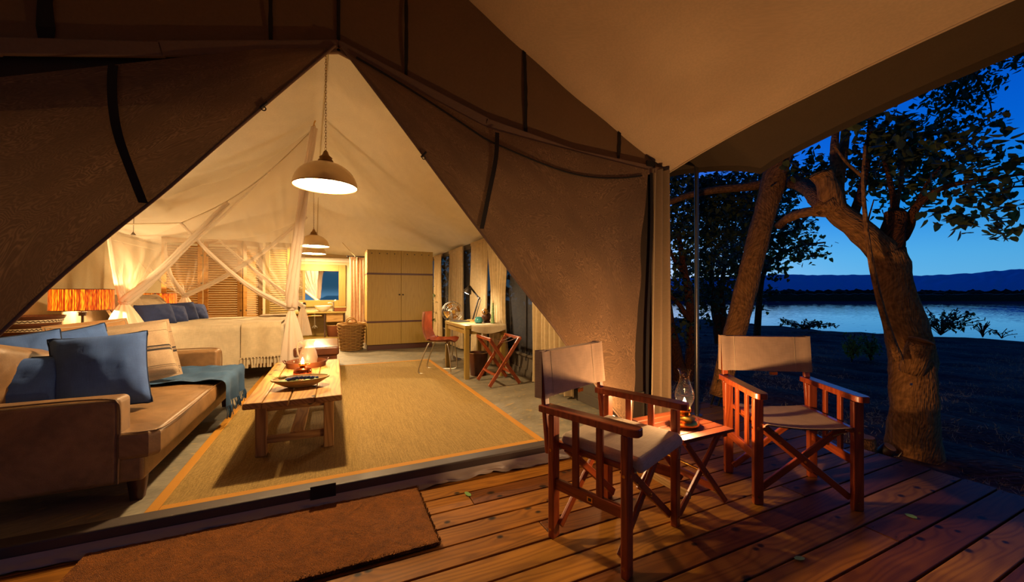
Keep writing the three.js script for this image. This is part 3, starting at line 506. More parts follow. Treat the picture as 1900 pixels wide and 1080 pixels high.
{
  const t = thing('tree', 'thick forked tree with cut stubs and big heart-shaped leaves at the deck edge', 'tree');
  const trunk = part('trunk', limb([P(1697, 880, 3.27, 52), P(1694, 835, 3.27, 40), P(1694, 770, 3.27, 34), P(1692, 700, 3.28, 33), P(1688, 640, 3.3, 33), P(1672, 580, 3.3, 29), P(1658, 520, 3.3, 27), P(1644, 465, 3.3, 28)], 16, .1, 3, 6), mat.bark, t);
  part('root_flare', limb([P(1728, 868, 3.2, 8), P(1712, 830, 3.2, 14), P(1700, 770, 3.24, 12)], 9, .15, 2), mat.bark, trunk);
  part('cut_stub', [limb([P(1690, 690, 3.2, 18), P(1702, 655, 3.15, 20), P(1708, 634, 3.12, 19)], 11, .12, 6)], mat.bark, trunk); part('cut_face', mv(boxUV(new THREE.CylinderGeometry(.075, .08, .012, 12)), ...at(1709, 632, 3.11).toArray(), .2, 0, -.35), mat.cut, trunk);
  const B = (list, m = mat.bark, seed = rng() * 9) => part('branch', limb(list.map((p) => P(...p)), 9, .1, seed), m, t);
  B([[1648, 478, 3.3, 24], [1618, 448, 3.3, 23], [1585, 418, 3.35, 21], [1552, 392, 3.4, 19], [1530, 372, 3.4, 17]]);
  B([[1548, 390, 3.4, 19], [1540, 360, 3.4, 19], [1532, 335, 3.42, 17], [1525, 322, 3.42, 20], [1524, 318, 3.42, 17]]); // stub
  B([[1528, 388, 3.4, 14], [1512, 362, 3.6, 14], [1492, 344, 3.9, 13], [1465, 337, 4.35, 11], [1430, 338, 4.75, 9], [1390, 346, 4.95, 8], [1330, 352, 5.1, 7], [1280, 362, 5.2, 6], [1235, 378, 5.3, 5]]);
  B([[1548, 394, 3.4, 10], [1510, 392, 3.5, 9], [1478, 398, 3.7, 9], [1458, 408, 3.85, 8], [1444, 420, 3.95, 7]]);
  B([[1560, 398, 3.4, 11], [1556, 350, 3.45, 9], [1562, 300, 3.5, 8], [1568, 255, 3.6, 7], [1572, 215, 3.7, 6]]);
  B([[1552, 330, 3.45, 9], [1549, 280, 3.5, 7], [1553, 230, 3.6, 5]]);
  B([[1580, 412, 3.35, 9], [1594, 370, 3.4, 7], [1604, 330, 3.5, 6], [1612, 270, 3.6, 5], [1618, 200, 3.7, 4]], mat.barkDark);
  B([[1645, 470, 3.3, 24], [1655, 435, 3.3, 20], [1660, 412, 3.3, 17], [1662, 396, 3.3, 18], [1660, 388, 3.3, 8]], mat.barkDark); // knob
  B([[1668, 440, 3.3, 14], [1685, 415, 3.3, 10], [1694, 395, 3.25, 8], [1712, 372, 3.2, 6], [1745, 350, 3.1, 5], [1790, 338, 3.05, 4], [1850, 330, 3.0, 3], [1905, 322, 3.0, 2]], mat.barkDark);
  B([[1662, 396, 3.3, 7], [1657, 360, 3.35, 5], [1650, 330, 3.4, 4], [1640, 290, 3.5, 3]], mat.barkDark); B([[1680, 425, 3.3, 5], [1700, 380, 3.3, 3], [1722, 338, 3.3, 2.5], [1745, 310, 3.3, 2]], mat.barkDark);
  B([[1676, 300, 3.5, 4], [1672, 340, 3.45, 3], [1664, 388, 3.35, 3]], mat.bark); B([[1604, 330, 3.4, 3], [1570, 300, 3.4, 2.5], [1550, 272, 3.4, 2]], mat.bark); B([[1855, 372, 3.0, 1.5], [1870, 350, 3.0, 1.5], [1905, 345, 3.0, 2]], mat.barkDark);
  part('bark_scar', mv(boxUV(new THREE.SphereGeometry(.018, 8, 5).scale(1, .5, .4)), ...at(1690, 713, 2.95).toArray()), mat.cream, trunk);
  const big = sprays([[1700, 258, 70, 34, 3.7, .5, 90], [1640, 235, 60, 40, 3.8, .5, 60], [1690, 310, 90, 40, 3.8, .5, 80], [1560, 330, 110, 36, 4.2, .5, 80], [1790, 290, 70, 45, 3.4, .4, 70], [1850, 270, 60, 60, 3.2, .3, 60], [1800, 370, 80, 50, 3.1, .3, 60], [1760, 400, 50, 26, 3.1, .2, 26], [1868, 415, 34, 26, 3.0, .2, 24], [1640, 385, 40, 18, 3.5, .2, 18], [1625, 190, 40, 30, 3.7, .3, 24]], 4);
  big.slice(0, 290).forEach((p, i) => { const o = part('leaf', LEAF[i % 3], i % 2 ? mat.leaf : mat.leafDark, t); o.applyMatrix4(leafMatrix(p, rnd(.75, 1.35))); });
  const more = big.slice(290).concat(sprays([[1700, 270, 110, 50, 3.9, .5, 320], [1800, 330, 100, 70, 3.3, .4, 260], [1560, 320, 120, 45, 4.3, .5, 260], [1640, 230, 60, 40, 3.8, .4, 140], [1655, 330, 90, 45, 3.9, .5, 220], [1870, 380, 34, 60, 3.05, .2, 60], [1480, 300, 60, 20, 4.5, .4, 70]], 5));
  instanced('foliage', LEAF[0], mat.leafDark, more.map((p) => leafMatrix(p, rnd(.6, 1.2))), t, true);
}
{
  const t = thing('creeper_stem', 'thin leaning stem rising beside the forked trunk up to the fly sheet', 'stem');
  part('stem', limb([P(1668, 668, 3.1, 7), P(1652, 625, 3.1, 6), P(1632, 560, 3.1, 5), P(1615, 480, 3.1, 4.5), P(1606, 410, 3.1, 4), P(1602, 330, 3.1, 3), P(1606, 270, 3.1, 2.5)], 7, .12, 4), mat.bark, t); part('twig', [limb([P(1607, 440, 3.1, 2), P(1612, 405, 3.1, 1.5), P(1622, 370, 3.1, 1)], 5, .1, 1)], mat.barkDark, t);
}
{
  const t = thing('hanging_branch', 'fine-leaved branch hanging into the sky at top right', 'branch'), L = (l) => part('twig', limb(l.map((p) => P(...p)), 5, .1, rng() * 9), mat.twig, t);
  L([[1830, 60, 4.2, 3], [1800, 120, 4.2, 3], [1790, 150, 4.2, 2], [1770, 190, 4.2, 1.5], [1750, 225, 4.2, 1]]); L([[1800, 125, 4.2, 2], [1825, 160, 4.2, 1.5], [1838, 190, 4.2, 1], [1842, 220, 4.2, 1]]); L([[1795, 135, 4.2, 1.5], [1760, 145, 4.2, 1.5], [1720, 160, 4.2, 1]]); L([[1940, 60, 4.0, 3], [1905, 95, 4.0, 2], [1885, 115, 4, 1]]);
  instanced('foliage', SMALL, mat.leafDark, sprays([[1790, 170, 36, 40, 4.2, .2, 300], [1745, 160, 50, 26, 4.2, .2, 240], [1820, 150, 30, 36, 4.2, .15, 140], [1760, 220, 46, 20, 4.2, .2, 130], [1842, 222, 14, 10, 4.2, .1, 36], [1890, 108, 22, 14, 4, .1, 80]], 6).map((p) => leafMatrix(p, rnd(.8, 1.5), .8)), t, true);
}
function backTree(label, stems, clouds, leafSize, per = 6) {
  const t = thing('riverside_tree', label, 'tree', [0, 0, 0], 0, 'slender trees on the bank');
  for (const s of stems) part('stem', limb(s.map((p) => P(...p)), 8, .12, rng() * 9), mat.barkDark, t);
  instanced('foliage', leafGeo(.055, .065), mat.leafDark, sprays(clouds, per).map((p) => leafMatrix(p, rnd(.7, 1.3) * leafSize)), t, true);
}
backTree('twin-stemmed tree with reddish bark close behind the corner of the tent', [[[1262, 740, 6, 17], [1262, 700, 6, 14], [1252, 650, 6, 12], [1240, 590, 6, 10], [1228, 520, 6, 8]], [[1264, 735, 6, 14], [1278, 690, 6, 11], [1284, 630, 6, 9], [1280, 560, 6, 8], [1270, 500, 6, 6], [1258, 430, 6, 4]], [[1283, 600, 6, 6], [1256, 560, 6, 4], [1238, 545, 6, 3]], [[1272, 510, 6, 5], [1250, 480, 6, 3], [1236, 440, 6, 3]]],
  [[1280, 400, 60, 50, 6.2, .8, 1500], [1350, 400, 60, 50, 6.4, .8, 1300], [1280, 460, 60, 50, 6.3, .8, 700], [1390, 350, 90, 30, 6, .8, 1300], [1265, 610, 26, 18, 6, .3, 110], [1280, 340, 60, 20, 6, .6, 650], [1255, 540, 30, 30, 6.2, .4, 200]], 1);
backTree('pair of thin dark saplings right of the metal awning pole near the water', [[[1334, 640, 11, 8], [1330, 600, 11, 7], [1322, 550, 11, 5], [1320, 500, 11, 4]], [[1339, 640, 11, 8], [1341, 590, 11, 7], [1338, 540, 11, 5], [1345, 490, 11, 3]]], [[1320, 500, 60, 50, 11, 1, 1300], [1390, 470, 60, 40, 10, 1, 900], [1350, 550, 70, 26, 11, 1, 420], [1310, 575, 30, 24, 11, .8, 160]], 1.7);
backTree('leafy low branches spreading between the leaning pole and the forked tree', [[[1403, 690, 8, 7], [1406, 600, 8, 6], [1420, 500, 8, 4], [1450, 470, 8, 3], [1490, 455, 8, 2], [1530, 450, 8, 1.5]], [[1440, 440, 8, 4], [1470, 430, 8, 3], [1500, 400, 8, 2]]], [[1450, 440, 60, 26, 8, .8, 460], [1490, 462, 44, 14, 8, .5, 170], [1420, 400, 60, 40, 8, .9, 700], [1475, 405, 40, 16, 8, .6, 160], [1390, 420, 40, 60, 8, .9, 600], [1420, 495, 40, 14, 8, .5, 140]], 1.3);
backTree('dark leafy tree outside the gauze windows behind the desk', [[[880, 660, 10, 9], [872, 560, 10, 8], [860, 480, 10, 6], [850, 430, 10, 4]], [[955, 680, 8.5, 9], [962, 580, 8.5, 8], [975, 500, 8.5, 5]]], [[850, 470, 26, 60, 10, .8, 700], [835, 560, 30, 60, 10, .8, 700], [890, 600, 40, 50, 10, .8, 800], [960, 560, 40, 46, 8.5, .7, 700], [985, 500, 40, 40, 8.5, .7, 500], [970, 640, 40, 30, 8.5, .7, 400]], 1.5);
{
  const t = thing('leaning_pole', 'leaning rough tree-trunk pole propping the fly sheet behind the right chair', 'pole');
  part('trunk', limb([P(1334, 735, 4.17, 17), P(1352, 660, 4.18, 18), P(1376, 570, 4.2, 19), P(1400, 470, 4.2, 19), P(1425, 375, 4.22, 19), P(1448, 290, 4.24, 20), P(1464, 230, 4.25, 20)], 12, .1, 8, 6), mat.bark, t);
  for (const o of [-7, 7]) part('iron_foot', bar(at(1316 + o, 785, 4.15), at(1340 + o, 705, 4.12), .022, .012), mat.iron, t);
}
{
  const s = thing('tree_stump', 'short sawn stump beside the deck right of the sling-seat chair', 'stump', at(1602, 850, 3.2).toArray());
  part('wood', lathe([[0, -.12], [.085, -.12], [.08, 0], [.076, .17], [.07, .176], [0, .178]], 18), mat.bark, s); part('cut_face', cyl(.069, .069, .004, 18, 0, .178, 0), mat.cut, s);
  const q = thing('tree_stump', 'tiny reddish log end lying at the deck edge by the tree', 'stump', at(1641, 838, 3.2).toArray(), .5);
  part('wood', mv(lathe([[0, -.05], [.045, -.05], [.048, 0], [.044, .06], [0, .062]], 14), 0, 0, 0, .5, 0, .3), mat.darkwood, q); part('cut_face', mv(cyl(.04, .04, .004, 14, 0, .062, 0), 0, 0, 0, .5, 0, .3), mat.cut, q);
}
{
  function shrub(name, label, u, v, d, h, w, n, leaf, m, woody) {
    const b = at(u, v, d), t = thing(name, label, 'shrub', [b.x, b.y, b.z], 0, 'low plants along the bank'), st = [], pts = [];
    for (let i = 0; i < n; i++) { const a = rng() * 2 * PI, k = rnd(.3, 1), e = V(Math.cos(a) * w * k, h * rnd(.5, 1), Math.sin(a) * w * k); st.push(tube([V(0, 0, 0), V(e.x * .3, e.y * .55, e.z * .3), e], woody ? .008 * d / 10 : .006, 4)); for (let j = 0; j < leaf; j++) pts.push(V(0, 0, 0).lerp(e, rnd(.45, 1.05)).add(V(rnd(-.06, .06), rnd(-.05, .05), rnd(-.06, .06)))); }
    part('stem', st, mat.twig, t); if (leaf) instanced('foliage', SMALL, m, pts.map((p) => leafMatrix(p, rnd(1, 1.9) * Math.max(1, d / 8))), t, true);
  }
  shrub('shrub', 'wide bare-twigged shrub at the water right of the forked tree', 1745, 622, 13.5, .9, 1.0, 34, 14, mat.leafDark, true);
  shrub('shrub', 'bright green leafy plant, left of the pair behind the right chair', 1580, 672, 8, .62, .2, 16, 16, mat.shrub);
  shrub('shrub', 'bright green leafy plant, right of the pair by the creeper stem', 1616, 672, 8.2, .6, .24, 18, 16, mat.shrub);
  shrub('shrub', 'thin scrubby twigs at the water line behind the right chair', 1490, 611, 14.5, .36, .95, 26, 8, mat.leafDark, true);
  shrub('grass_tuft', 'spiky grass tuft at the water near the right picture edge', 1823, 626, 13, .55, .28, 20, 0, mat.leafDark, true);
  shrub('shrub', 'small dry sprig beside the spiky grass tuft', 1858, 628, 13, .35, .4, 7, 2, mat.leafDark, true);
  const blade = new THREE.BufferGeometry(); blade.setAttribute('position', new THREE.Float32BufferAttribute([-.004, 0, 0, .004, 0, 0, .002, .06, .02, -.01, .02, .03, 0, .03, .034, .02, .05, .06], 3)); blade.setAttribute('uv', new THREE.Float32BufferAttribute([0, 0, 1, 0, 1, 1, 0, 0, 1, 0, 1, 1], 2)); blade.computeVertexNormals();
  const ms = []; for (let i = 0; i < 42000; i++) { const x = 3.85 + 13 * rng() ** 1.5, z = rnd(-9, 4.5) + (x - 4) * -.35; if (n2(x * .6, z * .6) < rnd(-.5, .3)) continue; const y = -.14 - .16 * clamp((x - 4) / 8, 0, 1) + .05 * n2(x * .7, z * .7) + .025 * n2(x * 2.6, z * 2.6); ms.push(new THREE.Matrix4().compose(V(x, y - .004, z), new THREE.Quaternion().setFromEuler(new THREE.Euler(rnd(-1.2, 1.2), rnd(0, 6.28), rnd(-1.2, 1.2))), V(1, 1, 1).multiplyScalar(rnd(.4, 1.15)))); }
  const o = shade(new THREE.InstancedMesh(blade, mat.dry, ms.length)); o.name = 'dry_grass'; ms.forEach((q, i) => o.setMatrixAt(i, q)); o.userData = { kind: 'stuff', label: 'dry grass and leaf litter strewn over the dark bank', category: 'grass' }; scene.add(o);
}
// ---------------------------------------------------------------- tent interior: rug, sofa and cushions
{
  const t = thing('rug', 'large woven sisal rug with a mustard cloth border on the tent floor', 'rug', [.28, FLOOR, -4.43]), w = 2.28, l = 3.84;
  part('weave', rbox(w - .1, .012, l - .1, .003, 0, .006, 0), mat.rug, t);
  for (const s of [-1, 1]) { part('binding', rbox(.055, .015, l, .005, s * (w / 2 - .027), .0075, 0), mat.binding, t); part('binding', rbox(w - .11, .0148, .055, .005, 0, .0075, s * (l / 2 - .027)), mat.binding, t); }
}
const SOFA = [-1.4, FLOOR, -3.67];
{
  const t = thing('sofa', 'long brown leather sofa with low square arms facing the coffee table', 'sofa', SOFA);
  part('base_frame', rbox(.92, .135, 1.985, .02, .025, .182, 0, 3), mat.leather, t);
  for (const sx of [-1, 1]) for (const sz of [-1, 1]) part('leg', mv(boxUV(new THREE.CylinderGeometry(.05, .034, .125, 4, 1).rotateY(PI / 4)), sx * .43 + .01, .0625, sz * .93), mat.leg, t);
  for (const sz of [-1, 1]) { const a = part('arm', rbox(.85, .45, .14, .028, -.035, .335, sz * .93, 4), mat.leather, t); part('piping', tube([V(.385, .12, sz * 1.0), V(.385, .54, sz * 1.0), V(.37, .555, sz * 1.0), V(-.44, .557, sz * 1.0)], .005, 5, 40), mat.leather, a); }
  part('backrest', rbox(.2, .66, 1.72, .05, -.36, .45, 0, 4), mat.leather, t);
  const s = new THREE.Shape(); [[-.25, -.84], [.34, -.84], [.37, -.86], [.37, -.96], [.4, -.985], [.5, -.985], [.525, -.96], [.525, .96], [.5, .985], [.4, .985], [.37, .96], [.37, .86], [.34, .84], [-.25, .84]].forEach(([x, y], i) => i ? s.lineTo(x, y) : s.moveTo(x, y)); s.closePath();
  const g = new THREE.ExtrudeGeometry(s, { depth: .085, bevelEnabled: true, bevelThickness: .028, bevelSize: .022, bevelSegments: 5, curveSegments: 4 });
  const top = sheet((a, b) => { const x = lerp(-.2, .52, a), z = lerp(-.83, .83, b), e = Math.pow(Math.max(0, Math.sin(a * PI) * Math.sin(b * PI)), .5); return V(x, .374 + .026 * e + .005 * n2(x * 5, z * 5) * e, z); }, 24, 40);
  const c = part('seat_cushion', [boxUV(mv(g, 0, .262, 0, PI / 2).translate(0, .085, 0)), boxUV(top)], mat.leather, t);
  part('piping', tube([V(.37, .372, .985), V(.52, .372, .985), V(.543, .372, .95), V(.543, .372, 0), V(.543, .372, -.95), V(.52, .372, -.985), V(.38, .372, -.985)], .005, 5, 70), mat.leather, c);
  for (const z of [-.42, .42]) part('back_cushion', mv(pillow(.86, .46, .2, z * 3, 16, .03), -.21, .55, z, -.2, PI / 2, 0, 'x'), mat.leather, t);
}
function cushion(label, [x, y, z], yaw, lean, roll, w, h, d, m, seed, group, edge = mat.piping, flange = 0) {
  const t = thing('cushion', label, 'cushion', [x, y, z], yaw, group); t.rotation.set(0, 0, 0); t.rotation.order = 'YXZ'; t.rotation.set(-lean, yaw, roll);
  part('cover', pillow(w, h, d, seed, 20, .07), m, t); part('piping', pillowEdge(w, h, .0045, .07), edge, t);
  if (flange) part('flange', [sheet((s, q) => V((s - .5) * (w + flange), (q - .5) * (h + flange) , .004 * n2(s * 9, q * 9)), 16, 16)], m, t);
  return t;
}
const CG = 'loose cushions on the leather sofa';
cushion('big blue cushion with dark piping standing behind the near sofa arm', [-1.27, .72, -3.15], .3, .4, .06, .42, .47, .32, mat.blue, 1, CG);
cushion('blue cushion lying low in the near corner of the sofa', [-1.6, .67, -3.02], .1, .4, -.04, .46, .38, .2, mat.blue, 2, CG);
cushion('blue cushion propped against the sofa back, topmost at far left', [-1.7, .77, -3.3], .7, .4, .1, .42, .38, .16, mat.blue, 3, CG);
cushion('blue cushion peeking out between the big blue and the striped cushion', [-1.58, .74, -3.62], 1.0, .3, .12, .46, .44, .15, mat.blue, 4, CG);
cushion('plain tan cushion tucked behind the striped cushion', [-1.6, .745, -3.9], .9, .3, .06, .46, .46, .13, mat.tan, 5, CG, mat.linen, .03);
cushion('natural linen cushion with dark navy stripes on the sofa', [-1.37, .735, -3.88], .5, .34, .12, .44, .44, .22, mat.stripeLinen, 6, CG, mat.linen, .03);
{
  const t = thing('throw_blanket', 'dark blue fringed throw draped over the far end of the sofa seat', 'blanket', [-.9, FLOOR + .4, -4.2]);
  const f = (s, q) => { const z = lerp(.4, -.36, s) + .03 * n2(q * 3, s) + (1 - q) * .1, L = q * 1.08; let x, y; if (L < .74) { x = -.68 + L; y = .016 + .012 * Math.sin(s * 14 + q * 4) * (.4 + .6 * q) + .012 * n2(s * 4, q * 5); if (L < .12) y += (.12 - L) * .8; } else { const k = (L - .74) / .34, a = Math.min(1, k * 3) * PI / 2; x = .06 + .05 * Math.sin(a) + .018 * Math.sin(s * 17) * k; y = .016 - .06 * (1 - Math.cos(a)) - Math.max(0, k - .33) * .25; } return V(x, y, z); };
  part('cloth', sheet(f, 40, 50), mat.throwBlue, t);
  const fr = []; for (let i = 0; i <= 46; i++) { const p = f(i / 46, 1); fr.push(tube([p, p.clone().add(V(rnd(0, .015), -.04, rnd(-.008, .008))), p.clone().add(V(rnd(-.01, .02), -.085 - rnd(0, .02), rnd(-.015, .015)))], .003, 4, 4)); }
  part('fringe', fr, mat.throwBlue, t, 'stuff');
}
// ---------------------------------------------------------------- coffee table and what stands on it
const CT = [-.235, FLOOR + .012, -3.68], CTY = .5;
{
  const t = thing('coffee_table', 'rustic plank coffee table with thick square legs on the rug', 'table', CT); const h = CTY - CT[1];
  const xs = [-.285, -.165, .135, .28];
  for (const [i, [a, b]] of [[-.29, -.185], [-.181, -.035], [-.032, .118], [.121, .285]].entries()) { const g = stick(1.56 + (i % 2 ? .012 : 0), .042, b - a, .009), p = g.attributes.position; for (let k = 0; k < p.count; k++) { const x = p.getX(k); p.setXYZ(k, x + .006 * n2(p.getZ(k) * 60, x * 2), p.getY(k) + .002 * n2(x * 4, i), p.getZ(k) + .003 * n2(x * 5, i * 3)); } part('plank', mv(g, (a + b) / 2, h - .021, 0, 0, PI / 2, 0), mat.table, t); }
  for (const sx of [-1, 1]) for (const sz of [-1, 1]) part('leg', mv(stick(h - .042, .066, .07, .007), sx * .205 - .005, (h - .042) / 2, sz * .6, 0, 0, PI / 2), mat.table, t);
  for (const sz of [-1, 1]) { part('rail', mv(stick(.4, .05, .03, .005), -.005, .1, sz * .6), mat.table, t); part('apron', mv(stick(.4, .06, .025, .004), -.005, h - .075, sz * .6), mat.table, t); }
  part('stretcher', mv(stick(1.2, .035, .085, .005), 0, .115, 0, 0, PI / 2, 0), mat.table, t);
}
{
  const t = thing('wooden_bowl', 'long carved wooden bowl at the near end of the coffee table', 'bowl', [-.225, CTY, -3.27], .06);
  const pr = (sc, y0) => { const g = lathe([[0, y0], [.07, y0], [.11, y0 + .012], [.16, .04], [.19, .062]].map(([x, y]) => [x * sc, y]), 36); g.scale(1, 1, .62); return g; };
  part('shell', [pr(1, 0), pr(.95, .008)], mat.pine, t); const rim = new THREE.TorusGeometry(.187, .006, 6, 48); rim.rotateX(PI / 2); rim.scale(1, 1, .62); part('rim', rim.translate(0, .062, 0), mat.palewood, t);
  const b = thing('bead_necklace', 'string of dark blue beads lying in the wooden bowl', 'necklace', [-.225, CTY + .045, -3.25]);
  for (let i = 0; i < 26; i++) { const a = i / 25 * 1.75 * PI + .9, rr = .085 + .02 * Math.sin(a * 2); part('bead', ball(.0125, 0, 0, 0, 8), mat.navy, b).position.set(Math.cos(a) * rr * 1.1 + .01, .012 + .022 * Math.max(0, Math.sin(a)) + (i % 2) * .002, Math.sin(a) * rr * .6 + .005); }
  for (let i = 0; i < 5; i++) { const q = thing('dried_pod', ['pale green dried pod at the left end of the bowl', 'pale green dried pod beside the blue beads in the middle', 'small greenish pod at the right end of the bowl', 'flat pale pod under the bead string', 'long straw-coloured pod leaning on the left rim of the bowl'][i], 'seed pod', [-.225 + [-.115, -.04, .1, .045, -.12][i], CTY + [.05, .055, .05, .046, .075][i], -3.25 + [.015, .01, .0, .03, -.04][i]], i, 'dried pods in the wooden bowl'); part('husk', ball(.03).scale(1.2, .5, .8), i === 4 ? mat.palewood : mat.podGreen, q); part('stalk', tube([V(.03, 0, 0), V(.045, .01, 0), V(.06, .008, .01)], .003, 5), mat.pine, q); }
}
lantern('lit copper-based oil lantern in the middle of the coffee table', [-.245, CTY, -3.75], .9, mat.copper, 1.3, 'lit oil lanterns');
{
  const t = thing('round_tray', 'round dark rattan tray at the far end of the coffee table', 'tray', [-.24, CTY, -4.15]);
  part('base', cyl(.165, .165, .01, 36), mat.wickerDark, t); part('rim', lathe([[.16, .008], [.166, .008], [.172, .05], [.166, .052], [.161, .01]], 40), mat.wickerDark, t); for (const s of [-1, 1]) part('handle', tube([V(s * .168, .04, -.05), V(s * .185, .06, -.03), V(s * .185, .06, .03), V(s * .168, .04, .05)], .006, 6, 20), mat.leg, t);
  const j = thing('glass_jug', 'clear glass jug with a looped handle standing in the round tray', 'jug', [-.22, CTY + .01, -4.1], 2.6);
  part('body', lathe([[0, .002], [.055, .002], [.072, .03], [.078, .075], [.068, .13], [.047, .18], [.044, .205], [.055, .235]], 32), mat.jug, j); part('handle', tube([V(.046, .2, 0), V(.09, .215, 0), V(.112, .16, 0), V(.1, .1, 0), V(.076, .07, 0)], .008, 8, 24), mat.jug, j);
  for (const [i, [dx, dz]] of [[-.12, .06], [-.09, .1]].entries()) { const g = thing('tumbler', ['small glass tumbler at the left inside the round tray', 'second small tumbler, in front of the first in the tray'][i], 'glass', [-.24 + dx, CTY + .01, -4.15 + dz], 0, 'tumblers in the tray'); part('wall', lathe([[0, .003], [.028, .003], [.032, .07]], 20), mat.glass, g); part('base', cyl(.028, .028, .008, 20), mat.glassSolid, g); }
}
// ---------------------------------------------------------------- bed, net, bedside
const BX = [-2.55, -.6], BZ = [-5.85, -7.6], BY = .8;
{
  const w = BX[1] - BX[0], d = BZ[0] - BZ[1], t = thing('bed', 'wide double bed with a cream coverlet and a wooden base', 'bed', [(BX[0] + BX[1]) / 2, FLOOR, (BZ[0] + BZ[1]) / 2]);
  part('base_frame', rbox(w - .06, .16, d - .06, .01, 0, .24, 0), mat.dim, t); for (const a of [-1, 1]) for (const b of [-1, 1]) part('leg', rbox(.09, .17, .09, .008, a * (w / 2 - .1), .085, b * (d / 2 - .1)), mat.dim, t);
  const prof = (s) => { const L = s * 2 - 1; return L; };
  const f = (s, q) => { // coverlet hanging over both long sides
    const x = lerp(-w / 2, w / 2, s), L = (q - .5) * 2 * (d / 2 + .5), side = Math.abs(L) - d / 2; let y, z = clamp(L, -d / 2, d / 2);
    if (side < 0) y = .7 + .012 * n2(x * 2, L * 2) + .01 * Math.min(1, -side * 9); else { y = .7 - side + .012 * n2(x * 2, 3) * side; z += Math.sign(L) * (.02 + .03 * side + .012 * Math.sin(x * 13) * side); } return V(x, y + .014 * (s > .97 ? -1 : 0), z);
  };
  const c = part('coverlet', sheet(f, 50, 60), mat.sheet, t); part('foot_drop', sheet((s, q) => V(w / 2 + .012 * (1 + Math.sin(s * 30) * q), lerp(.7, .28, q), (s - .5) * d), 30, 8), mat.sheet, c);
  part('mattress', rbox(w - .03, .36, d - .03, .05, 0, .5, 0, 3), mat.sheet, t);
  part('headboard', rbox(.12, .85, d + .1, .04, -w / 2 - .07, .6, 0, 3), mat.linen, t);
}
{
  const t = thing('bed_throw', 'cream woven throw with knotted tassels across the foot of the bed', 'blanket', [-.84, FLOOR + .72, BZ[0]]), d = BZ[0] - BZ[1];
  const f = (s, q) => { const x = lerp(-.215, .215, s), L = q * (d + .42); let y = .006 + .006 * n2(x * 4, q * 8), z; if (L < d - .0) z = -d + L; else { z = .052 + .022 * (L - d) + .01 * Math.sin(s * 11); y = -(L - d) * 1.0 - .01; } if (L > d - .06 && L < d) z += .03; return V(x, y, z); };
  part('cloth', sheet(f, 22, 60), mat.cream, t);
  for (let i = 0; i < 13; i++) { const p = f(i / 12, 1), q = part('tassel', [ball(.011, 0, -.01, 0, 7), lathe([[.006, -.015], [.009, -.03], [.014, -.13], [.0, -.132]], 8)], mat.cream, t); q.position.copy(p); q.rotation.z = rnd(-.12, .12); }
  const b = thing('folded_blanket', 'flat folded grey-beige blanket on the far foot corner of the bed', 'blanket', [-.85, BY + .0, -7.2]);
  part('fold', [rbox(.42, .022, .42, .01, 0, .013, 0, 3)], mat.linen, b); part('fold', [rbox(.4, .02, .4, .01, .004, .034, 0, 3)], mat.linen, b);
}
cushion('beige striped bed pillow nearest the doorway, propped against the headboard', [-2.3, .98, -6.3], PI / 2 - .1, .5, 0, .7, .44, .2, mat.linen, 7, 'bed pillows', mat.stripe);
cushion('beige bed pillow at the far side of the headboard', [-2.3, .98, -7.08], PI / 2, .5, 0, .7, .44, .2, mat.linen, 8, 'bed pillows', mat.stripe);
cushion('beige bed pillow in the middle, a little in front of the other two', [-2.18, .95, -6.72], PI / 2 - .1, .6, 0, .62, .4, .16, mat.linen, 9, 'bed pillows', mat.stripe);
cushion('navy bed cushion, nearest of the four', [-2.02, .91, -6.25], PI / 2 - .8, .45, .05, .38, .3, .22, mat.navy, 10, 'navy cushions on the bed');
cushion('navy bed cushion, second from the doorway and half hidden by the nearest', [-1.93, .9, -6.5], PI / 2 - .6, .45, -.1, .34, .28, .2, mat.navy, 11, 'navy cushions on the bed');
cushion('navy bed cushion, third from the doorway', [-1.98, .91, -7.0], PI / 2 - .8, .45, .05, .38, .3, .22, mat.navy, 12, 'navy cushions on the bed');
cushion('navy bed cushion, farthest from the doorway', [-1.88, .9, -7.2], PI / 2 - .6, .45, -.1, .34, .28, .2, mat.navy, 13, 'navy cushions on the bed');
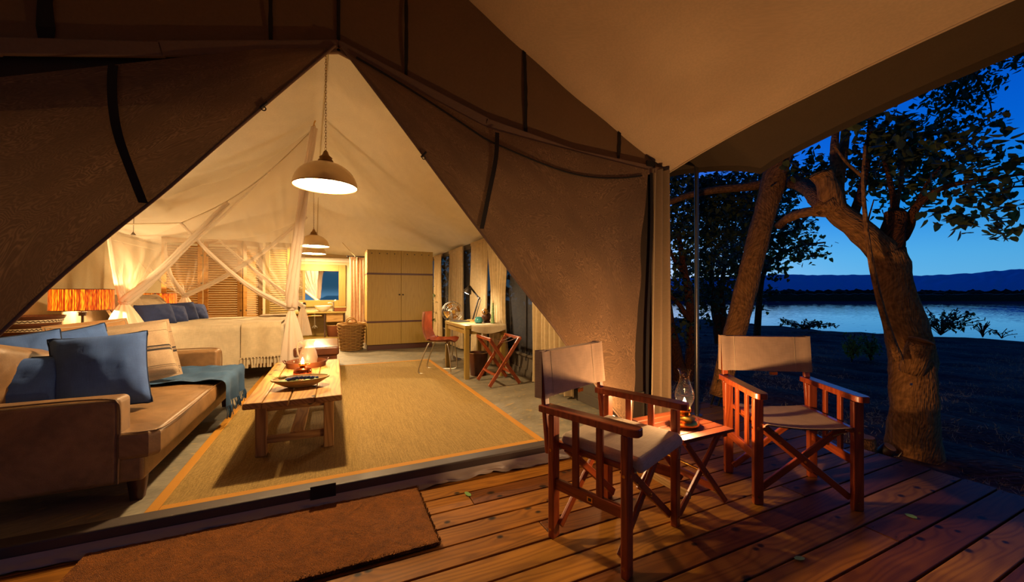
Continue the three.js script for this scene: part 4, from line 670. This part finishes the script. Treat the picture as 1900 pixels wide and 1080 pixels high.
{
  const t = thing('mosquito_net', 'sheer white mosquito net hung from the ridge and knotted at the bed corners', 'mosquito net');
  const A = V(-.24, 3.32, -5.62), TL = V(-1.68, 2.03, -5.9), TH = V(-2.36, 1.97, -5.95), FL = V(-1.68, 2.03, -7.6), FH = V(-2.36, 1.97, -7.6), FA = V(-.45, 2.5, -7.6), K1 = V(-.52, .98, -5.9), K2 = V(-2.18, 1.08, -5.86), K3 = V(-2.12, 1.14, -7.62), K4 = V(-.5, .95, -7.65);
  const along = (pts, k, sag = .0) => { const L = k * (pts.length - 1), i = Math.min(pts.length - 2, Math.floor(L)), f = L - i, p = pts[i].clone().lerp(pts[i + 1], f); p.y -= sag * Math.sin(f * PI); return p; };
  // panel of cloth from a top edge, gathered into a knot
  const fan = (edge, K, sag, m, seed, bow = .12) => part('side_panel', sheet((s, q) => {
    const p = along(edge, s, sag), r = p.lerp(K, q), e = Math.sin(q * PI); r.y -= bow * e * (1 - s * .4) ; r.z += .035 * n2(s * 9 + seed, q * 1.5) * e + .02 * Math.sin(s * 46) * q * (1 - q) * 2; r.x += .02 * n2(s * 8, q * 2 + seed) * e; return r;
  }, 60, 26), m, t);
  fan([TL, A], K1, .16, mat.net, 1, .1); fan([TH, TL, A], K2, .14, mat.net, 2, .08); fan([FL, FA], K4, .1, mat.net, 3); fan([FH, FL, FA], K3, .1, mat.net, 4); fan([TH, FH], K2, .1, mat.net, 5, .2); fan([FH, TH], K3, .1, mat.net, 6, .2);
  // top: sloping sheets from the hook to the head frame
  part('top_panel', sheet((s, q) => { const p = along([TL, A], s, .16), r = p.lerp(along([FL, FA], s, .1), q); r.y -= .16 * Math.sin(q * PI) * (1 - s * .5); return r; }, 30, 20), mat.net, t);
  part('top_panel', sheet((s, q) => { const p = TH.clone().lerp(TL, s).lerp(FH.clone().lerp(FL, s), q); p.y -= .07 * Math.sin(q * PI) + .03 * Math.sin(q * 9 * PI) * Math.sin(q * PI); return p; }, 12, 40), mat.net, t);
  { const up = [at(240, 352, 5.5), at(325, 348, 5.3), at(400, 338, 5.2), at(480, 306, 5.1), A.clone()], lo = [TH, TL, along([TL, A], .33, .16), along([TL, A], .66, .16), A.clone()], cu = new THREE.CatmullRomCurve3(up), cl = new THREE.CatmullRomCurve3(lo); part('top_panel', sheet((s, q) => { const p = cu.getPoint(s).lerp(cl.getPoint(s), q); p.y -= .05 * Math.sin(q * PI) * (1 - s); return p; }, 36, 12), mat.net, t); }
  const roll = (pts, r0, r1, m = mat.netFold) => { const c = new THREE.CatmullRomCurve3(pts); return part('gathered_edge', merge([0, 1, 2, 3, 4].map((k) => limb([...Array(9)].map((_, i) => { const p = c.getPoint(i / 8), rr = lerp(r0, r1, i / 8), a = k * 1.256 + i * .25; return [p.add(V(Math.cos(a) * rr * .8, Math.sin(a) * rr * .5, Math.sin(a) * rr * .8)), rr * .62]; }), 7, .3, k * 3, 3))), m, t); };
  roll([TL, V(-1.32, 1.6, -5.86), V(-.95, 1.25, -5.85), K1], .012, .035); roll([A.clone(), V(-.36, 2.5, -5.72), V(-.47, 1.6, -5.84), K1], .03, .06, mat.netThick);
  roll([V(-1.2, 2.3, -5.82), V(-1.62, 1.75, -5.84), V(-1.95, 1.33, -5.86), K2], .02, .045); roll([FA, V(-1.1, 1.85, -7.6), V(-1.65, 1.42, -7.62), K3], .025, .03); roll([FL, V(-1.3, 1.65, -7.62), V(-.85, 1.25, -7.64), K4], .012, .03);
  roll([TH, V(-2.32, 1.5, -6.0), K2], .01, .03); roll([FH, V(-2.3, 1.5, -7.6), K3], .01, .03);
  const tuft = (K, h, r, m) => { part('hanging_tail', sheet((s, q) => { const a = s * 2 * PI, rr = .022 + r * Math.pow(q, .75) * (1 + .22 * Math.sin(a * 9 + K.x)); return V(K.x + .1 * r / .2 * q * .2 + Math.cos(a) * rr, K.y - h * q, K.z + Math.sin(a) * rr * .8); }, 80, 10), m, t); part('knot', [mv(new THREE.TorusGeometry(.028, .014, 7, 16).rotateX(PI / 2), K.x, K.y - .01, K.z), ball(.034, K.x + .02, K.y, K.z + .01)], m, t); };
  tuft(K1, .72, .15, mat.netThick); tuft(K2, .27, .13, mat.netThick); tuft(K3, .3, .12, mat.netThick); tuft(K4, .5, .1, mat.netFold);
  part('frame_cord', [tube([TH, TL], .006, 5, 6), tube([TL, along([TL, A], .25, .16), along([TL, A], .5, .16), along([TL, A], .75, .16), A], .005, 5, 30)], mat.cream, t);
  part('hook', [tube([A.clone(), A.clone().add(V(0, .06, 0)), A.clone().add(V(.015, .1, 0))], .008, 6), ball(.02, A.x, A.y + .02, A.z)], mat.brass, t);
}
{
  const p = at(247, 436, 5.2), t = thing('ceiling_hook', 'small black hook hanging on a cord above the bed', 'hook', p.toArray());
  part('cord', wire(V(0, .03, 0), V(.02, .75, 0), .004), mat.black, t); part('hook', lathe([[0, .04], [.012, .03], [.03, 0], [.026, -.004], [0, 0]], 14), mat.black, t);
}
function bedsideLamp(label, pos, shadeR, base) {
  const t = thing('table_lamp', label, 'lamp', pos, 0, 'bedside lamps'), h = base;
  part('base', cyl(.075, .08, .02, 24), mat.iron, t); part('stem', cyl(.011, .011, h - .02, 10, 0, .02, 0), mat.iron, t); part('collar', [cyl(.03, .03, .035, 16, 0, h - .06, 0), cyl(.038, .038, .006, 16, 0, h - .025, 0)], mat.iron, t);
  const s = part('shade', merge([lathe([[shadeR, 0], [shadeR * .985, .22]], 64)]).translate(0, h, 0), mat.reed, t); const uv = s.geometry.attributes.uv; for (let i = 0; i < uv.count; i++) uv.setXY(i, uv.getX(i) * 1.57, uv.getY(i) * .22);
  part('shade_ring', [mv(new THREE.TorusGeometry(shadeR, .004, 6, 48).rotateX(PI / 2), 0, h, 0), mv(new THREE.TorusGeometry(shadeR * .985, .004, 6, 48).rotateX(PI / 2), 0, h + .22, 0)], mat.leg, t);
  part('bulb', ball(.035, 0, h + .1, 0, 12), mat.bulb, t); lampLight(t, 0, h + .1, 0, WARM, BEDSIDE, 1.8);
  return t;
}
bedsideLamp('reed-shaded table lamp beside the bed, nearer the doorway', [-2.42, .62, -5.62], .24, .39); bedsideLamp('reed-shaded table lamp on the far side of the bed', [-2.62, .62, -8.2], .23, .34);
for (const [x, z, l] of [[-2.45, -5.55, 'dark wooden bedside table under the nearer reed-shaded lamp'], [-2.65, -8.2, 'dark wooden bedside table under the farther reed-shaded lamp']]) {
  const t = thing('bedside_table', l, 'table', [x, FLOOR, z], 0, 'bedside tables'); part('top', rbox(.46, .03, .44, .006, 0, .515, 0), mat.dim, t); part('drawer', rbox(.42, .12, .4, .006, 0, .44, 0), mat.dim, t); for (const a of [-1, 1]) for (const b of [-1, 1]) part('leg', rbox(.04, .38, .04, .004, a * .19, .19, b * .18), mat.dim, t);
}
{
  const t = thing('console_chest', 'low wooden chest against the canvas wall behind the sofa', 'chest', [-2.5, FLOOR, -4.8]); part('carcass', rbox(.55, .68, .75, .01, 0, .36, 0), mat.dim, t); part('top', rbox(.6, .035, .8, .008, 0, .7175, 0), mat.palewood, t); for (const s of [-1, 1]) part('door', rbox(.015, .58, .35, .005, .282, .37, s * .18), mat.pine, t);
  const b = thing('woven_bowl', 'wide striped woven basket bowl on the chest behind the sofa', 'basket', [-2.42, FLOOR + .735, -4.78]);
  const pr = (y) => .15 + .085 * Math.pow(y / .17, .8); part('body', lathe([[0, 0], [.15, 0], [pr(.05), .05], [pr(.1), .1], [pr(.17), .17], [pr(.17) - .012, .168], [pr(.1) - .012, .1], [.14, .012], [0, .01]], 40), mat.wickerDark, b);
  for (const [y, m] of [[.055, mat.cream], [.083, mat.leg], [.125, mat.cream], [.155, mat.leg]]) part('band', lathe([[pr(y - .013) + .003, y - .013], [pr(y) + .0045, y], [pr(y + .013) + .003, y + .013]], 40), m === mat.cream ? mat.zigzag : m, b);
}
{
  const t = thing('ottoman', 'low leather ottoman with a padded lid at the foot of the bed', 'ottoman', [-.215, FLOOR, -6.3]);
  part('box', rbox(.5, .26, 1.0, .012, 0, .13, 0, 2), mat.ottoman, t); part('lid', boxUV(mv(new RoundedBoxGeometry(.55, .12, 1.05, 4, .03), 0, .315, 0)), mat.ottoman, t); part('pad', sheet((s, q) => V((s - .5) * .52, .372 + .03 * Math.pow(Math.sin(s * PI) * Math.sin(q * PI), .5), (q - .5) * 1.02), 16, 24), mat.ottoman, t);
}
// ---------------------------------------------------------------- louvred screen, bathroom corner
{
  function screen(label, group, panels, m, z, angle) {
    const t = thing('louvred_screen', label, 'screen', [panels[0][0], FLOOR, panels[0][1]]);
    for (const [x0, z0, x1, z1] of panels) {
      const w = Math.hypot(x1 - x0, z1 - z0) - .006, a = -Math.atan2(z1 - z0, x1 - x0), p = part('panel', [rbox(.07, 2.05, .035, .004, -w / 2 + .035, 1.035, 0), rbox(.07, 2.05, .035, .004, w / 2 - .035, 1.035, 0)], m, t);
      p.position.set((x0 + x1) / 2 - panels[0][0], 0, (z0 + z1) / 2 - panels[0][1]); p.rotation.y = a;
      for (const [y, h] of [[.06, .1], [.62, .11], [2.02, .09]]) part('rail', mv(stick(w - .14, h, .03, .003, .2), 0, y, 0), m, p);
      const slat = mv(stick(w - .13, .04, .007, .003, .5), 0, 0, 0, -.7); for (let y = .7; y < 1.96; y += .042) part('slat', slat, m, p).position.y = y;
      part('lower_board', rbox(w - .14, .48, .014, .003, 0, .34, 0), m, p);
    }
    return t;
  }
  screen('tall honey-coloured louvred shutter screen behind the bed', null, [[-2.72, -8.62, -2.15, -8.66], [-2.14, -8.66, -1.55, -8.6], [-1.545, -8.6, -1.27, -8.86]], mat.dim);
  screen('pale limed louvred shutter panel right of the honey screen', null, [[-1.2, -8.72, -.76, -8.68]], mat.palewood);
}
{
  const t = thing('vanity', 'pale wooden washstand counter with open shelf on the back wall', 'washstand', [-.36, FLOOR, -10.2]);
  part('top', rbox(1.2, .035, .6, .006, 0, .635, 0), mat.palewood, t); part('shelf', rbox(1.2, .035, .56, .005, 0, .05, 0), mat.palewood, t); part('plinth', rbox(1.1, .032, .5, .003, 0, .016, 0), mat.black, t);  // plinth coloured black for the shadow beneath the shelf
  for (const s of [-.58, .16, .58]) part('post', rbox(.03, .55, .03, .003, s, .343, .26), mat.darkwood, t); part('back_panel', rbox(1.18, .55, .02, .003, 0, .343, -.27), mat.palewood, t); part('upper_box', rbox(.36, .2, .4, .006, .37, .515, .04), mat.pine, t);
  part('drain_pipe', [cyl(.018, .018, .35, 12, -.05, .27, .12), mv(new THREE.TorusGeometry(.045, .016, 8, 16, PI), -.05, .28, .12)], mat.steel, t); part('towel_rail', [wire(V(-.55, .56, .3), V(.1, .57, .3), .009)], mat.copper, t);
  const b = thing('wash_basin', 'white bowl-shaped wash basin on the counter', 'basin', [-.24, FLOOR + .653, -10.12]); part('bowl', lathe([[0, .0], [.075, 0], [.09, .012], [.15, .07], [.185, .13], [.19, .136], [.178, .134], [.14, .075], [.08, .022], [0, .018]], 40), mat.ceramic, b); part('drain', cyl(.02, .02, .004, 16, 0, .018, 0), mat.steel, b);
  const f = thing('tap', 'tall chrome tap behind the right side of the basin', 'tap', [-.02, FLOOR + .653, -10.16]); part('body', cyl(.017, .02, .22, 14), mat.steel, f); part('spout', tube([V(0, .19, 0), V(-.05, .21, .01), V(-.12, .2, .02)], .012, 8), mat.steel, f); part('lever', tube([V(0, .22, 0), V(.02, .245, 0), V(.06, .26, 0)], .006, 6), mat.steel, f);
  const v = thing('dark_vase', 'dark mottled vase at the left end of the washstand', 'vase', [-.68, FLOOR + .653, -10.06]); part('body', lathe([[0, 0], [.055, 0], [.06, .02], [.085, .09], [.095, .16], [.09, .2], [.075, .22], [.066, .22], [.08, .19], [0, .03]], 30), mat.vase, v); part('rim', mv(new THREE.TorusGeometry(.071, .006, 6, 30).rotateX(PI / 2), 0, .22, 0), mat.copper, v);
  const x = thing('lidded_basket', 'small flat basket box beside the tap', 'basket', [.13, FLOOR + .653, -10.1]); part('box', rbox(.26, .08, .16, .01, 0, .04, 0), mat.wickerDark, x); part('lid', rbox(.27, .03, .17, .012, 0, .094, 0), mat.wicker, x);
  const k = thing('shelf_basket', 'square-sided woven basket on the shelf under the washstand', 'basket', [.0, FLOOR + .068, -10.06]); part('body', lathe([[0, 0], [.14, 0], [.165, .26], [.155, .262], [.13, .012], [0, .012]], 28), mat.wickerDark, k); part('rim', mv(new THREE.TorusGeometry(.162, .008, 6, 28).rotateX(PI / 2), 0, .262, 0), mat.wicker, k);
}
{
  const t = thing('wall_mirror', 'large mirror in a broad flat wooden frame above the basin', 'mirror', [-.38, 1.36, ZB + .03]), w = 1.28, h = 1.04, b = .16;
  part('glass', rbox(w - 2 * b + .02, h - 2 * b + .02, .006, .001, 0, 0, .012), mat.mirror, t);
  for (const s of [-1, 1]) { part('stile', mv(stick(h, b, .035, .006), s * (w / 2 - b / 2), 0, .018, 0, 0, PI / 2), mat.palewood, t); part('rail', mv(stick(w - 2 * b, b, .035, .006), 0, s * (h / 2 - b / 2), .018), mat.palewood, t); }
}
function drape(name, label, p, q, y0, y1, m, folds, amp, group, tie) {
  const dir = q.clone().sub(p), L = dir.length(), n = V(-dir.z, 0, dir.x).normalize(), t = thing(name, label, 'curtain', [(p.x + q.x) / 2, y0, (p.z + q.z) / 2], 0, group), o = V((p.x + q.x) / 2, 0, (p.z + q.z) / 2), seed = p.z;
  part('cloth', sheet((s, k) => { const w = tie ? lerp(1, .55 + .6 * Math.abs(k - .45), Math.sin(k * PI)) : 1, c = p.clone().addScaledVector(dir, .5 + (s - .5) * w).addScaledVector(n, amp * Math.sin(s * folds * 2 * PI + .5 * n2(s * 4, k * 2 + seed)) * (.7 + .3 * k) + amp * .5 * n2(s * folds * .7 + seed, k)); return V(c.x - o.x, (1 - k) * (y1 - y0), c.z - o.z); }, folds * 10, 14), m, t);
  part('header_tape', sheet((s, k) => { const c = p.clone().addScaledVector(dir, s).addScaledVector(n, amp * .9 * Math.sin(s * folds * 4 * PI) - .004); return V(c.x - o.x, (y1 - y0) - .06 * k + .004, c.z - o.z); }, folds * 8, 1), m, t);
  return t;
}
drape('curtain', 'peach bathroom curtain beside the wardrobe', V(.29, 0, -8.75), V(.6, 0, -8.8), .12, 1.93, mat.peach, 5, .035);
{
  const t = thing('curtain_rail', 'dark curtain rail above the peach curtain', 'rail', [.5, 1.945, -8.78]); part('rod', wire(V(-.25, 0, 0), V(.35, 0, -.02), .012), mat.black, t); part('finial', ball(.022, -.25, 0, 0), mat.black, t); part('stay', wire(V(-.1, 0, 0), V(-.35, .28, 0), .008), mat.cream, t);
}
const CX = XR - .1, CGp = 'window curtains on the right tent wall';
drape('curtain', 'cream window curtain just right of the wardrobe', V(CX, 0, -9.3), V(CX, 0, -8.65), .12, 2.06, mat.curtain, 6, .03, CGp);
drape('curtain', 'cream window curtain behind the fan', V(CX, 0, -7.95), V(CX, 0, -7.05), .12, 2.06, mat.curtain, 8, .032, CGp);
drape('curtain', 'cream window curtain behind the desk lamp', V(CX, 0, -6.52), V(CX, 0, -5.78), .12, 2.06, mat.curtain, 8, .032, CGp);
drape('curtain', 'wide cream window curtain behind the luggage rack', V(CX, 0, -5.68), V(CX, 0, -4.92), .12, 2.06, mat.curtain, 9, .034, CGp, true);
drape('curtain', 'cream window curtain half hidden by the right door flap', V(CX, 0, -4.18), V(CX, 0, -3.35), .12, 2.06, mat.curtain, 8, .034, CGp);
// ---------------------------------------------------------------- wardrobe, baskets
{
  const w = 1.25, h = 1.92, d = .6, t = thing('wardrobe', 'tall olive-grained two-door wardrobe with dark inlaid bands', 'wardrobe', [.56 + w / 2, FLOOR, -7.8 - d / 2]);
  part('carcass', rbox(w, h - .1, d - .02, .004, 0, .1 + (h - .1) / 2, -.01), mat.oak, t); part('plinth', rbox(w - .02, .1, d - .03, .003, 0, .05, -.01), mat.leg, t);
  for (const s of [-1, 1]) { const q = part('door', mv(boxUV(new RoundedBoxGeometry(w / 2 - .004, h - .11, .022, 1, .004)).rotateZ(0), s * w / 4, .1 + (h - .1) / 2, d / 2), mat.oakUp, t); part('knob', [mv(lathe([[0, 0], [.008, 0], [.007, .014], [.015, .02], [.014, .03], [0, .033]], 14), s * .035, 1.06, d / 2 + .011, PI / 2)], mat.iron, q); for (let i = 0; i < 4; i++) part('stud', mv(stud(.011), s * (.12 + i * .14), h - .07, d / 2 + .012), mat.iron, q); }
  for (const y of [.54, 1.46]) part('inlay_band', rbox(w + .006, .035, d + .032, .002, 0, y, .0), mat.leg, t);
}
{
  const t = thing('laundry_basket', 'tall round wicker laundry basket with two loop handles beside the wardrobe', 'basket', [.3, FLOOR, -8.05]);
  const R = (y) => .185 + .055 * y / .5, N = 15; const st = []; part('wall', lathe([[0, 0], [.18, 0], [R(.5) - .008, .5], [.172, .012], [0, .012]], 32), mat.wickerDark, t);
  for (let i = 0; i < N; i++) { const a = i / N * 2 * PI; st.push(wire(V(Math.cos(a) * .19, .005, Math.sin(a) * .19), V(Math.cos(a) * R(.5), .5, Math.sin(a) * R(.5)), .006, 5)); }
  part('stake', st, mat.wicker, t, 'stuff');
  const wv = []; for (let k = 0; k < 16; k++) { const y = .018 + k * .031, pts = [...Array(N * 2)].map((_, i) => { const a = i / (N * 2) * 2 * PI, r = R(y) + (Math.floor(i / 2) % 2 === k % 2 ? .014 : -.006); return V(Math.cos(a) * r, y, Math.sin(a) * r); }); wv.push(tube(pts, .0125, 5, N * 5, true)); }
  part('weave', wv, mat.wicker, t, 'stuff'); part('rim', mv(new THREE.TorusGeometry(.242, .014, 8, 40).rotateX(PI / 2), 0, .505, 0), mat.wicker, t);
  for (const s of [-1, 1]) part('handle', tube([V(-.09, .5, s * .22), V(-.07, .58, s * .22), V(0, .61, s * .22), V(.07, .58, s * .22), V(.09, .5, s * .22)], .011, 7, 24), mat.wicker, t);
}
// ---------------------------------------------------------------- desk corner
const DX = [1.5, 2.06], DZ = [-4.7, -5.68], DY = .775;
{
  const w = DX[1] - DX[0], d = DZ[0] - DZ[1], h = DY - FLOOR, t = thing('desk', 'pale wooden writing desk under the window', 'desk', [(DX[0] + DX[1]) / 2, FLOOR, (DZ[0] + DZ[1]) / 2]);
  part('top', mv(stick(d, .045, w, .006), 0, h - .0225, 0, 0, PI / 2, 0), mat.palewood, t); for (const s of [-1, 1]) part('apron', rbox(w - .1, .07, .02, .003, 0, h - .08, s * (d / 2 - .035)), mat.palewood, t); part('apron', rbox(.02, .07, d - .1, .003, -w / 2 + .035, h - .08, 0), mat.palewood, t); part('apron', rbox(.02, .07, d - .1, .003, w / 2 - .035, h - .08, 0), mat.palewood, t);
  for (const a of [-1, 1]) for (const b of [-1, 1]) part('leg', mv(stick(h - .045, .06, .06, .005), a * (w / 2 - .033), (h - .045) / 2, b * (d / 2 - .033), 0, 0, PI / 2), mat.palewood, t);
  const r = thing('desk_runner', 'beige cloth runner drooping over the near end of the desk', 'cloth', [1.8, DY, -4.72]);
  part('cloth', sheet((s, k) => { const x = lerp(-.22, .25, s), L = k * .27; return V(x, L < .2 ? .004 : .004 - (L - .2) - .045 * Math.sin(s * PI) * (L - .2) / .07, L < .2 ? -.2 + L : .034 + .008 * Math.sin(s * 9) * (L - .2) / .07); }, 24, 16), mat.cream, r); part('hem', tube([...Array(9)].map((_, i) => V(lerp(-.22, .25, i / 8), -.066 - .045 * Math.sin(i / 8 * PI), .036)), .003, 5, 30), mat.linen, r);
}
{
  const t = thing('task_lamp', 'jointed metal desk lamp with a lit round head on the desk', 'lamp', [1.84, DY, -5.4]);
  part('base', cyl(.085, .09, .022, 24), mat.dim, t); part('lower_arm', [bar(V(.0, .02, 0), V(.085, .33, .02), .024, .012), bar(V(.03, .02, .012), V(.115, .32, .032), .012, .01)], mat.iron, t); part('joint', [ball(.022, .09, .335, .02)], mat.iron, t); part('upper_arm', [bar(V(.09, .335, .02), V(-.06, .52, .02), .026, .012)], mat.iron, t);
  const head = part('head', lathe([[.012, .08], [.03, .075], [.045, .05], [.065, 0], [.062, 0], [.042, .045], [.0, .065]], 28), mat.iron, t); head.position.set(-.105, .42, .06); head.rotation.set(.35, 0, -.35); part('neck', tube([V(-.06, .52, .02), V(-.08, .51, .04), V(-.085, .49, .05)], .008, 6), mat.iron, t);
  const b = part('bulb', ball(.05, 0, .012, 0, 14).scale(1, .45, 1), mat.tubeLight, head); lampLight(t, -.118, .405, .072, new THREE.Color().setRGB(1, .8, .55), DESKLAMP, 1.6);
}
{
  const n = thing('notebook', 'flat dark notebook at the far end of the desk', 'notebook', [1.64, DY, -5.4], .2); part('cover', rbox(.2, .012, .26, .004, 0, .006, 0), mat.black, n); part('pages', rbox(.19, .008, .25, .001, .003, .0065, 0), mat.cream, n);
  const c = thing('carved_bird', 'brown carved wooden bird figure on the desk', 'figurine', [1.92, DY, -5.05], -2.2); part('body', ball(.075, 0, .085, 0, 16).scale(1.15, 1, .85), mat.leg, c); part('head', ball(.045, .07, .155, 0, 12), mat.dim, c); part('beak', mv(new THREE.ConeGeometry(.018, .06, 10), .125, .15, 0, 0, 0, -PI / 2 - .2), mat.black, c); part('tail', mv(new THREE.ConeGeometry(.04, .12, 10).scale(1, 1, .4), -.1, .09, 0, 0, 0, PI / 2 - .3), mat.leg, c); part('base', cyl(.05, .06, .03, 16), mat.darkwood, c);
  const j = thing('glass_pot', 'squat blue-green glass pot at the front of the desk', 'pot', [1.78, DY, -4.97]); part('body', lathe([[0, 0], [.04, 0], [.056, .02], [.06, .045], [.045, .075], [.036, .085]], 24), mat.teal, j); part('rim', mv(new THREE.TorusGeometry(.037, .004, 6, 24).rotateX(PI / 2), 0, .085, 0), mat.teal, j);
  const k = thing('beaded_cone', 'slim green beaded cone standing on the desk', 'ornament', [1.94, DY, -4.86]); for (let i = 0; i < 15; i++) part('bead_ring', mv(new THREE.TorusGeometry(.021 - i * .0011, .0085, 6, 16).rotateX(PI / 2), 0, .012 + i * .0185, 0), mat.podGreen, k); part('core', new THREE.ConeGeometry(.024, .3, 12).translate(0, .15, 0), mat.shrub, k);
}
{
  const t = thing('desk_chair', 'tan-red leather bucket chair on a bent steel frame at the desk', 'chair', [1.33, FLOOR, -5.36], 0); t.rotation.y = PI / 2 - .5;
  // local +z is the way the chair faces
  part('shell', merge([0, .009].map((o) => sheet((s, k) => { const a = s * 2 - 1; let y, z; const L = k * .84; if (L < .4) { z = .24 - L; y = .44 - .02 * Math.sin(L / .4 * PI) + (L < .05 ? -.02 * (1 - L / .05) : 0); } else { const q = (L - .4) / .44; z = -.16 - .085 * q - .03 * Math.sin(q * PI) + .03 * q; y = .44 + .385 * q * q * .35 + .25 * q; } const w = k < .45 ? .215 : .215 - .03 * Math.max(0, (k - .45)) / .55; return V(a * w * (k > .95 ? 1 - (k - .95) * 1.6 : 1), y + .06 * Math.pow(Math.abs(a), 3) * (k < .5 ? .55 : .1) + o, z + .07 * Math.pow(Math.abs(a), 2.4) * (k > .42 ? 1 : .0) - (k > .5 ? o * .6 : 0)); }, 20, 32))), mat.leatherRed, t);
  for (const s of [-1, 1]) part('frame', tube([V(s * .17, .42, .15), V(s * .19, .4, .17), V(s * .2, .03, .21), V(s * .2, .012, .19), V(s * .2, .012, -.2), V(s * .2, .03, -.225), V(s * .18, .4, -.1), V(s * .16, .425, -.08)], .009, 8, 60), mat.steel, t);
  for (const z of [.14, -.09]) part('crossbar', wire(V(-.18, .418, z), V(.18, .418, z), .008), mat.steel, t);
}
{
  const t = thing('pedestal_fan', 'chrome pedestal fan between the desk and the wardrobe', 'fan', [1.76, FLOOR, -6.2]); const cy = .79;
  part('base', lathe([[0, 0], [.15, 0], [.15, .012], [.06, .035], [.025, .07], [0, .075]], 28), mat.steel, t); part('pole', cyl(.012, .012, cy - .12, 10, 0, .06, 0), mat.steel, t); part('motor', mv(lathe([[0, -.06], [.05, -.05], [.06, 0], [.045, .06], [0, .07]], 18), 0, cy, -.06, PI / 2), mat.steel, t);
  for (let i = 0; i < 4; i++) part('blade', mv(sheet((s, k) => V(lerp(.03, .14, s) * Math.cos((k - .5) * .9), lerp(.03, .14, s) * Math.sin((k - .5) * .9), (k - .5) * .05), 6, 6), 0, cy, .0, 0, 0, i * PI / 2 + .4), mat.brass, t);
  const rings = []; for (const [r, z] of [[.17, .0], [.165, .04], [.12, .06], [.07, .068], [.165, -.04], [.12, -.06]]) rings.push(mv(new THREE.TorusGeometry(r, .003, 5, 40), 0, cy, z)); for (let i = 0; i < 18; i++) { const a = i / 18 * 2 * PI; rings.push(tube([V(Math.cos(a) * .03, cy + Math.sin(a) * .03, .07), V(Math.cos(a) * .12, cy + Math.sin(a) * .12, .06), V(Math.cos(a) * .172, cy + Math.sin(a) * .172, 0)], .0018, 4)); }
  part('cage', rings, mat.steel, t, 'stuff'); part('badge', mv(cyl(.03, .03, .008, 16), 0, cy, .066, PI / 2), mat.brass, t);
}
{
  const t = thing('luggage_rack', 'folding wooden luggage rack with leather straps beside the desk', 'luggage rack', [1.83, FLOOR, -4.4]), h = .56;
  for (const z of [-.2, .2]) { for (const s of [-1, 1]) part('leg', bar(V(-s * .2, .015, z + s * .011), V(s * .19, h, z + s * .011), .042, .02, PLANE_N), mat.redwood, t); part('pivot', mv(new THREE.CylinderGeometry(.009, .009, .05, 10), .0, h / 2, z, PI / 2), mat.brass, t); }
  for (const s of [-1, 1]) { part('top_rail', mv(stick(.48, .035, .022, .004), s * .19, h, 0, 0, PI / 2, 0), mat.redwood, t); part('stretcher', mv(stick(.4, .03, .02, .004), -s * .12, .14, 0, 0, PI / 2, 0), mat.redwood, t); }
  for (const z of [-.14, 0, .14]) part('strap', sheet((s, k) => V(lerp(-.195, .195, s), h + .006 - .055 * Math.sin(s * PI), z + (k - .5) * .03), 14, 1), mat.leg, t);
  const b = thing('waste_bin', 'dark brown leather waste bin beneath the desk end', 'bin', [1.76, FLOOR, -4.93]); part('wall', lathe([[0, 0], [.105, 0], [.13, .3], [.124, .302], [.1, .01], [0, .01]], 32), mat.leg, b); part('rim', mv(new THREE.TorusGeometry(.128, .006, 6, 32).rotateX(PI / 2), 0, .3, 0), mat.leather, b);
}
// ---------------------------------------------------------------- pendant lamps on the ridge
function pendant(label, [x, y, z], chain, R = .27) {
  const t = thing('pendant_lamp', label, 'lamp', [x, y, z], 0, 'pendant lamps along the ridge'), dome = (r, k) => [...Array(13)].map((_, i) => { const a = i / 12 * PI / 2; return [Math.cos(a) * r + (i === 12 ? .03 : 0) * 0 + .001, Math.sin(a) * r * .82 * k]; }).filter(([q]) => q > .035);
  part('shade', lathe(dome(R, 1), 48), mat.pendant, t); part('shade_lining', lathe(dome(R - .004, .985), 48), mat.pendantIn, t); part('rim', mv(new THREE.TorusGeometry(R, .005, 6, 60).rotateX(PI / 2), 0, 0, 0), mat.pendantCap, t);
  part('cap', lathe([[.085, .2], [.088, .212], [.06, .222], [.065, .235], [.05, .25], [.056, .262], [.03, .285], [.02, .315], [.008, .33], [0, .33]], 28), mat.pendantCap, t);
  part('bulb', ball(.05, 0, .055, 0, 14), mat.bulb, t);
  const links = []; for (let i = 0; i * .026 < chain; i++) links.push(mv(new THREE.TorusGeometry(.011, .0025, 5, 10).scale(.7, 1.35, 1), 0, .345 + i * .026, 0, 0, i % 2 ? PI / 2 : 0, 0)); part('chain', links, mat.pendantCap, t); part('hook', mv(new THREE.TorusGeometry(.018, .004, 6, 14), 0, .35 + chain, 0), mat.iron, t);
  lampLight(t, 0, .05, 0, WARM, PENDANT, 3); return t;
}
pendant('big antique-brass dome pendant lamp hanging nearest the tent doorway', [-.073, 2.165, -3.93], .9); pendant('brass dome pendant lamp in the middle, beyond the mosquito net', [-.36, 2.08, -8.35], .98); pendant('brass dome pendant lamp farthest away, over the washstand', [-.42, 2.06, -9.75], .3, .25);
renderer.render(scene, camera);
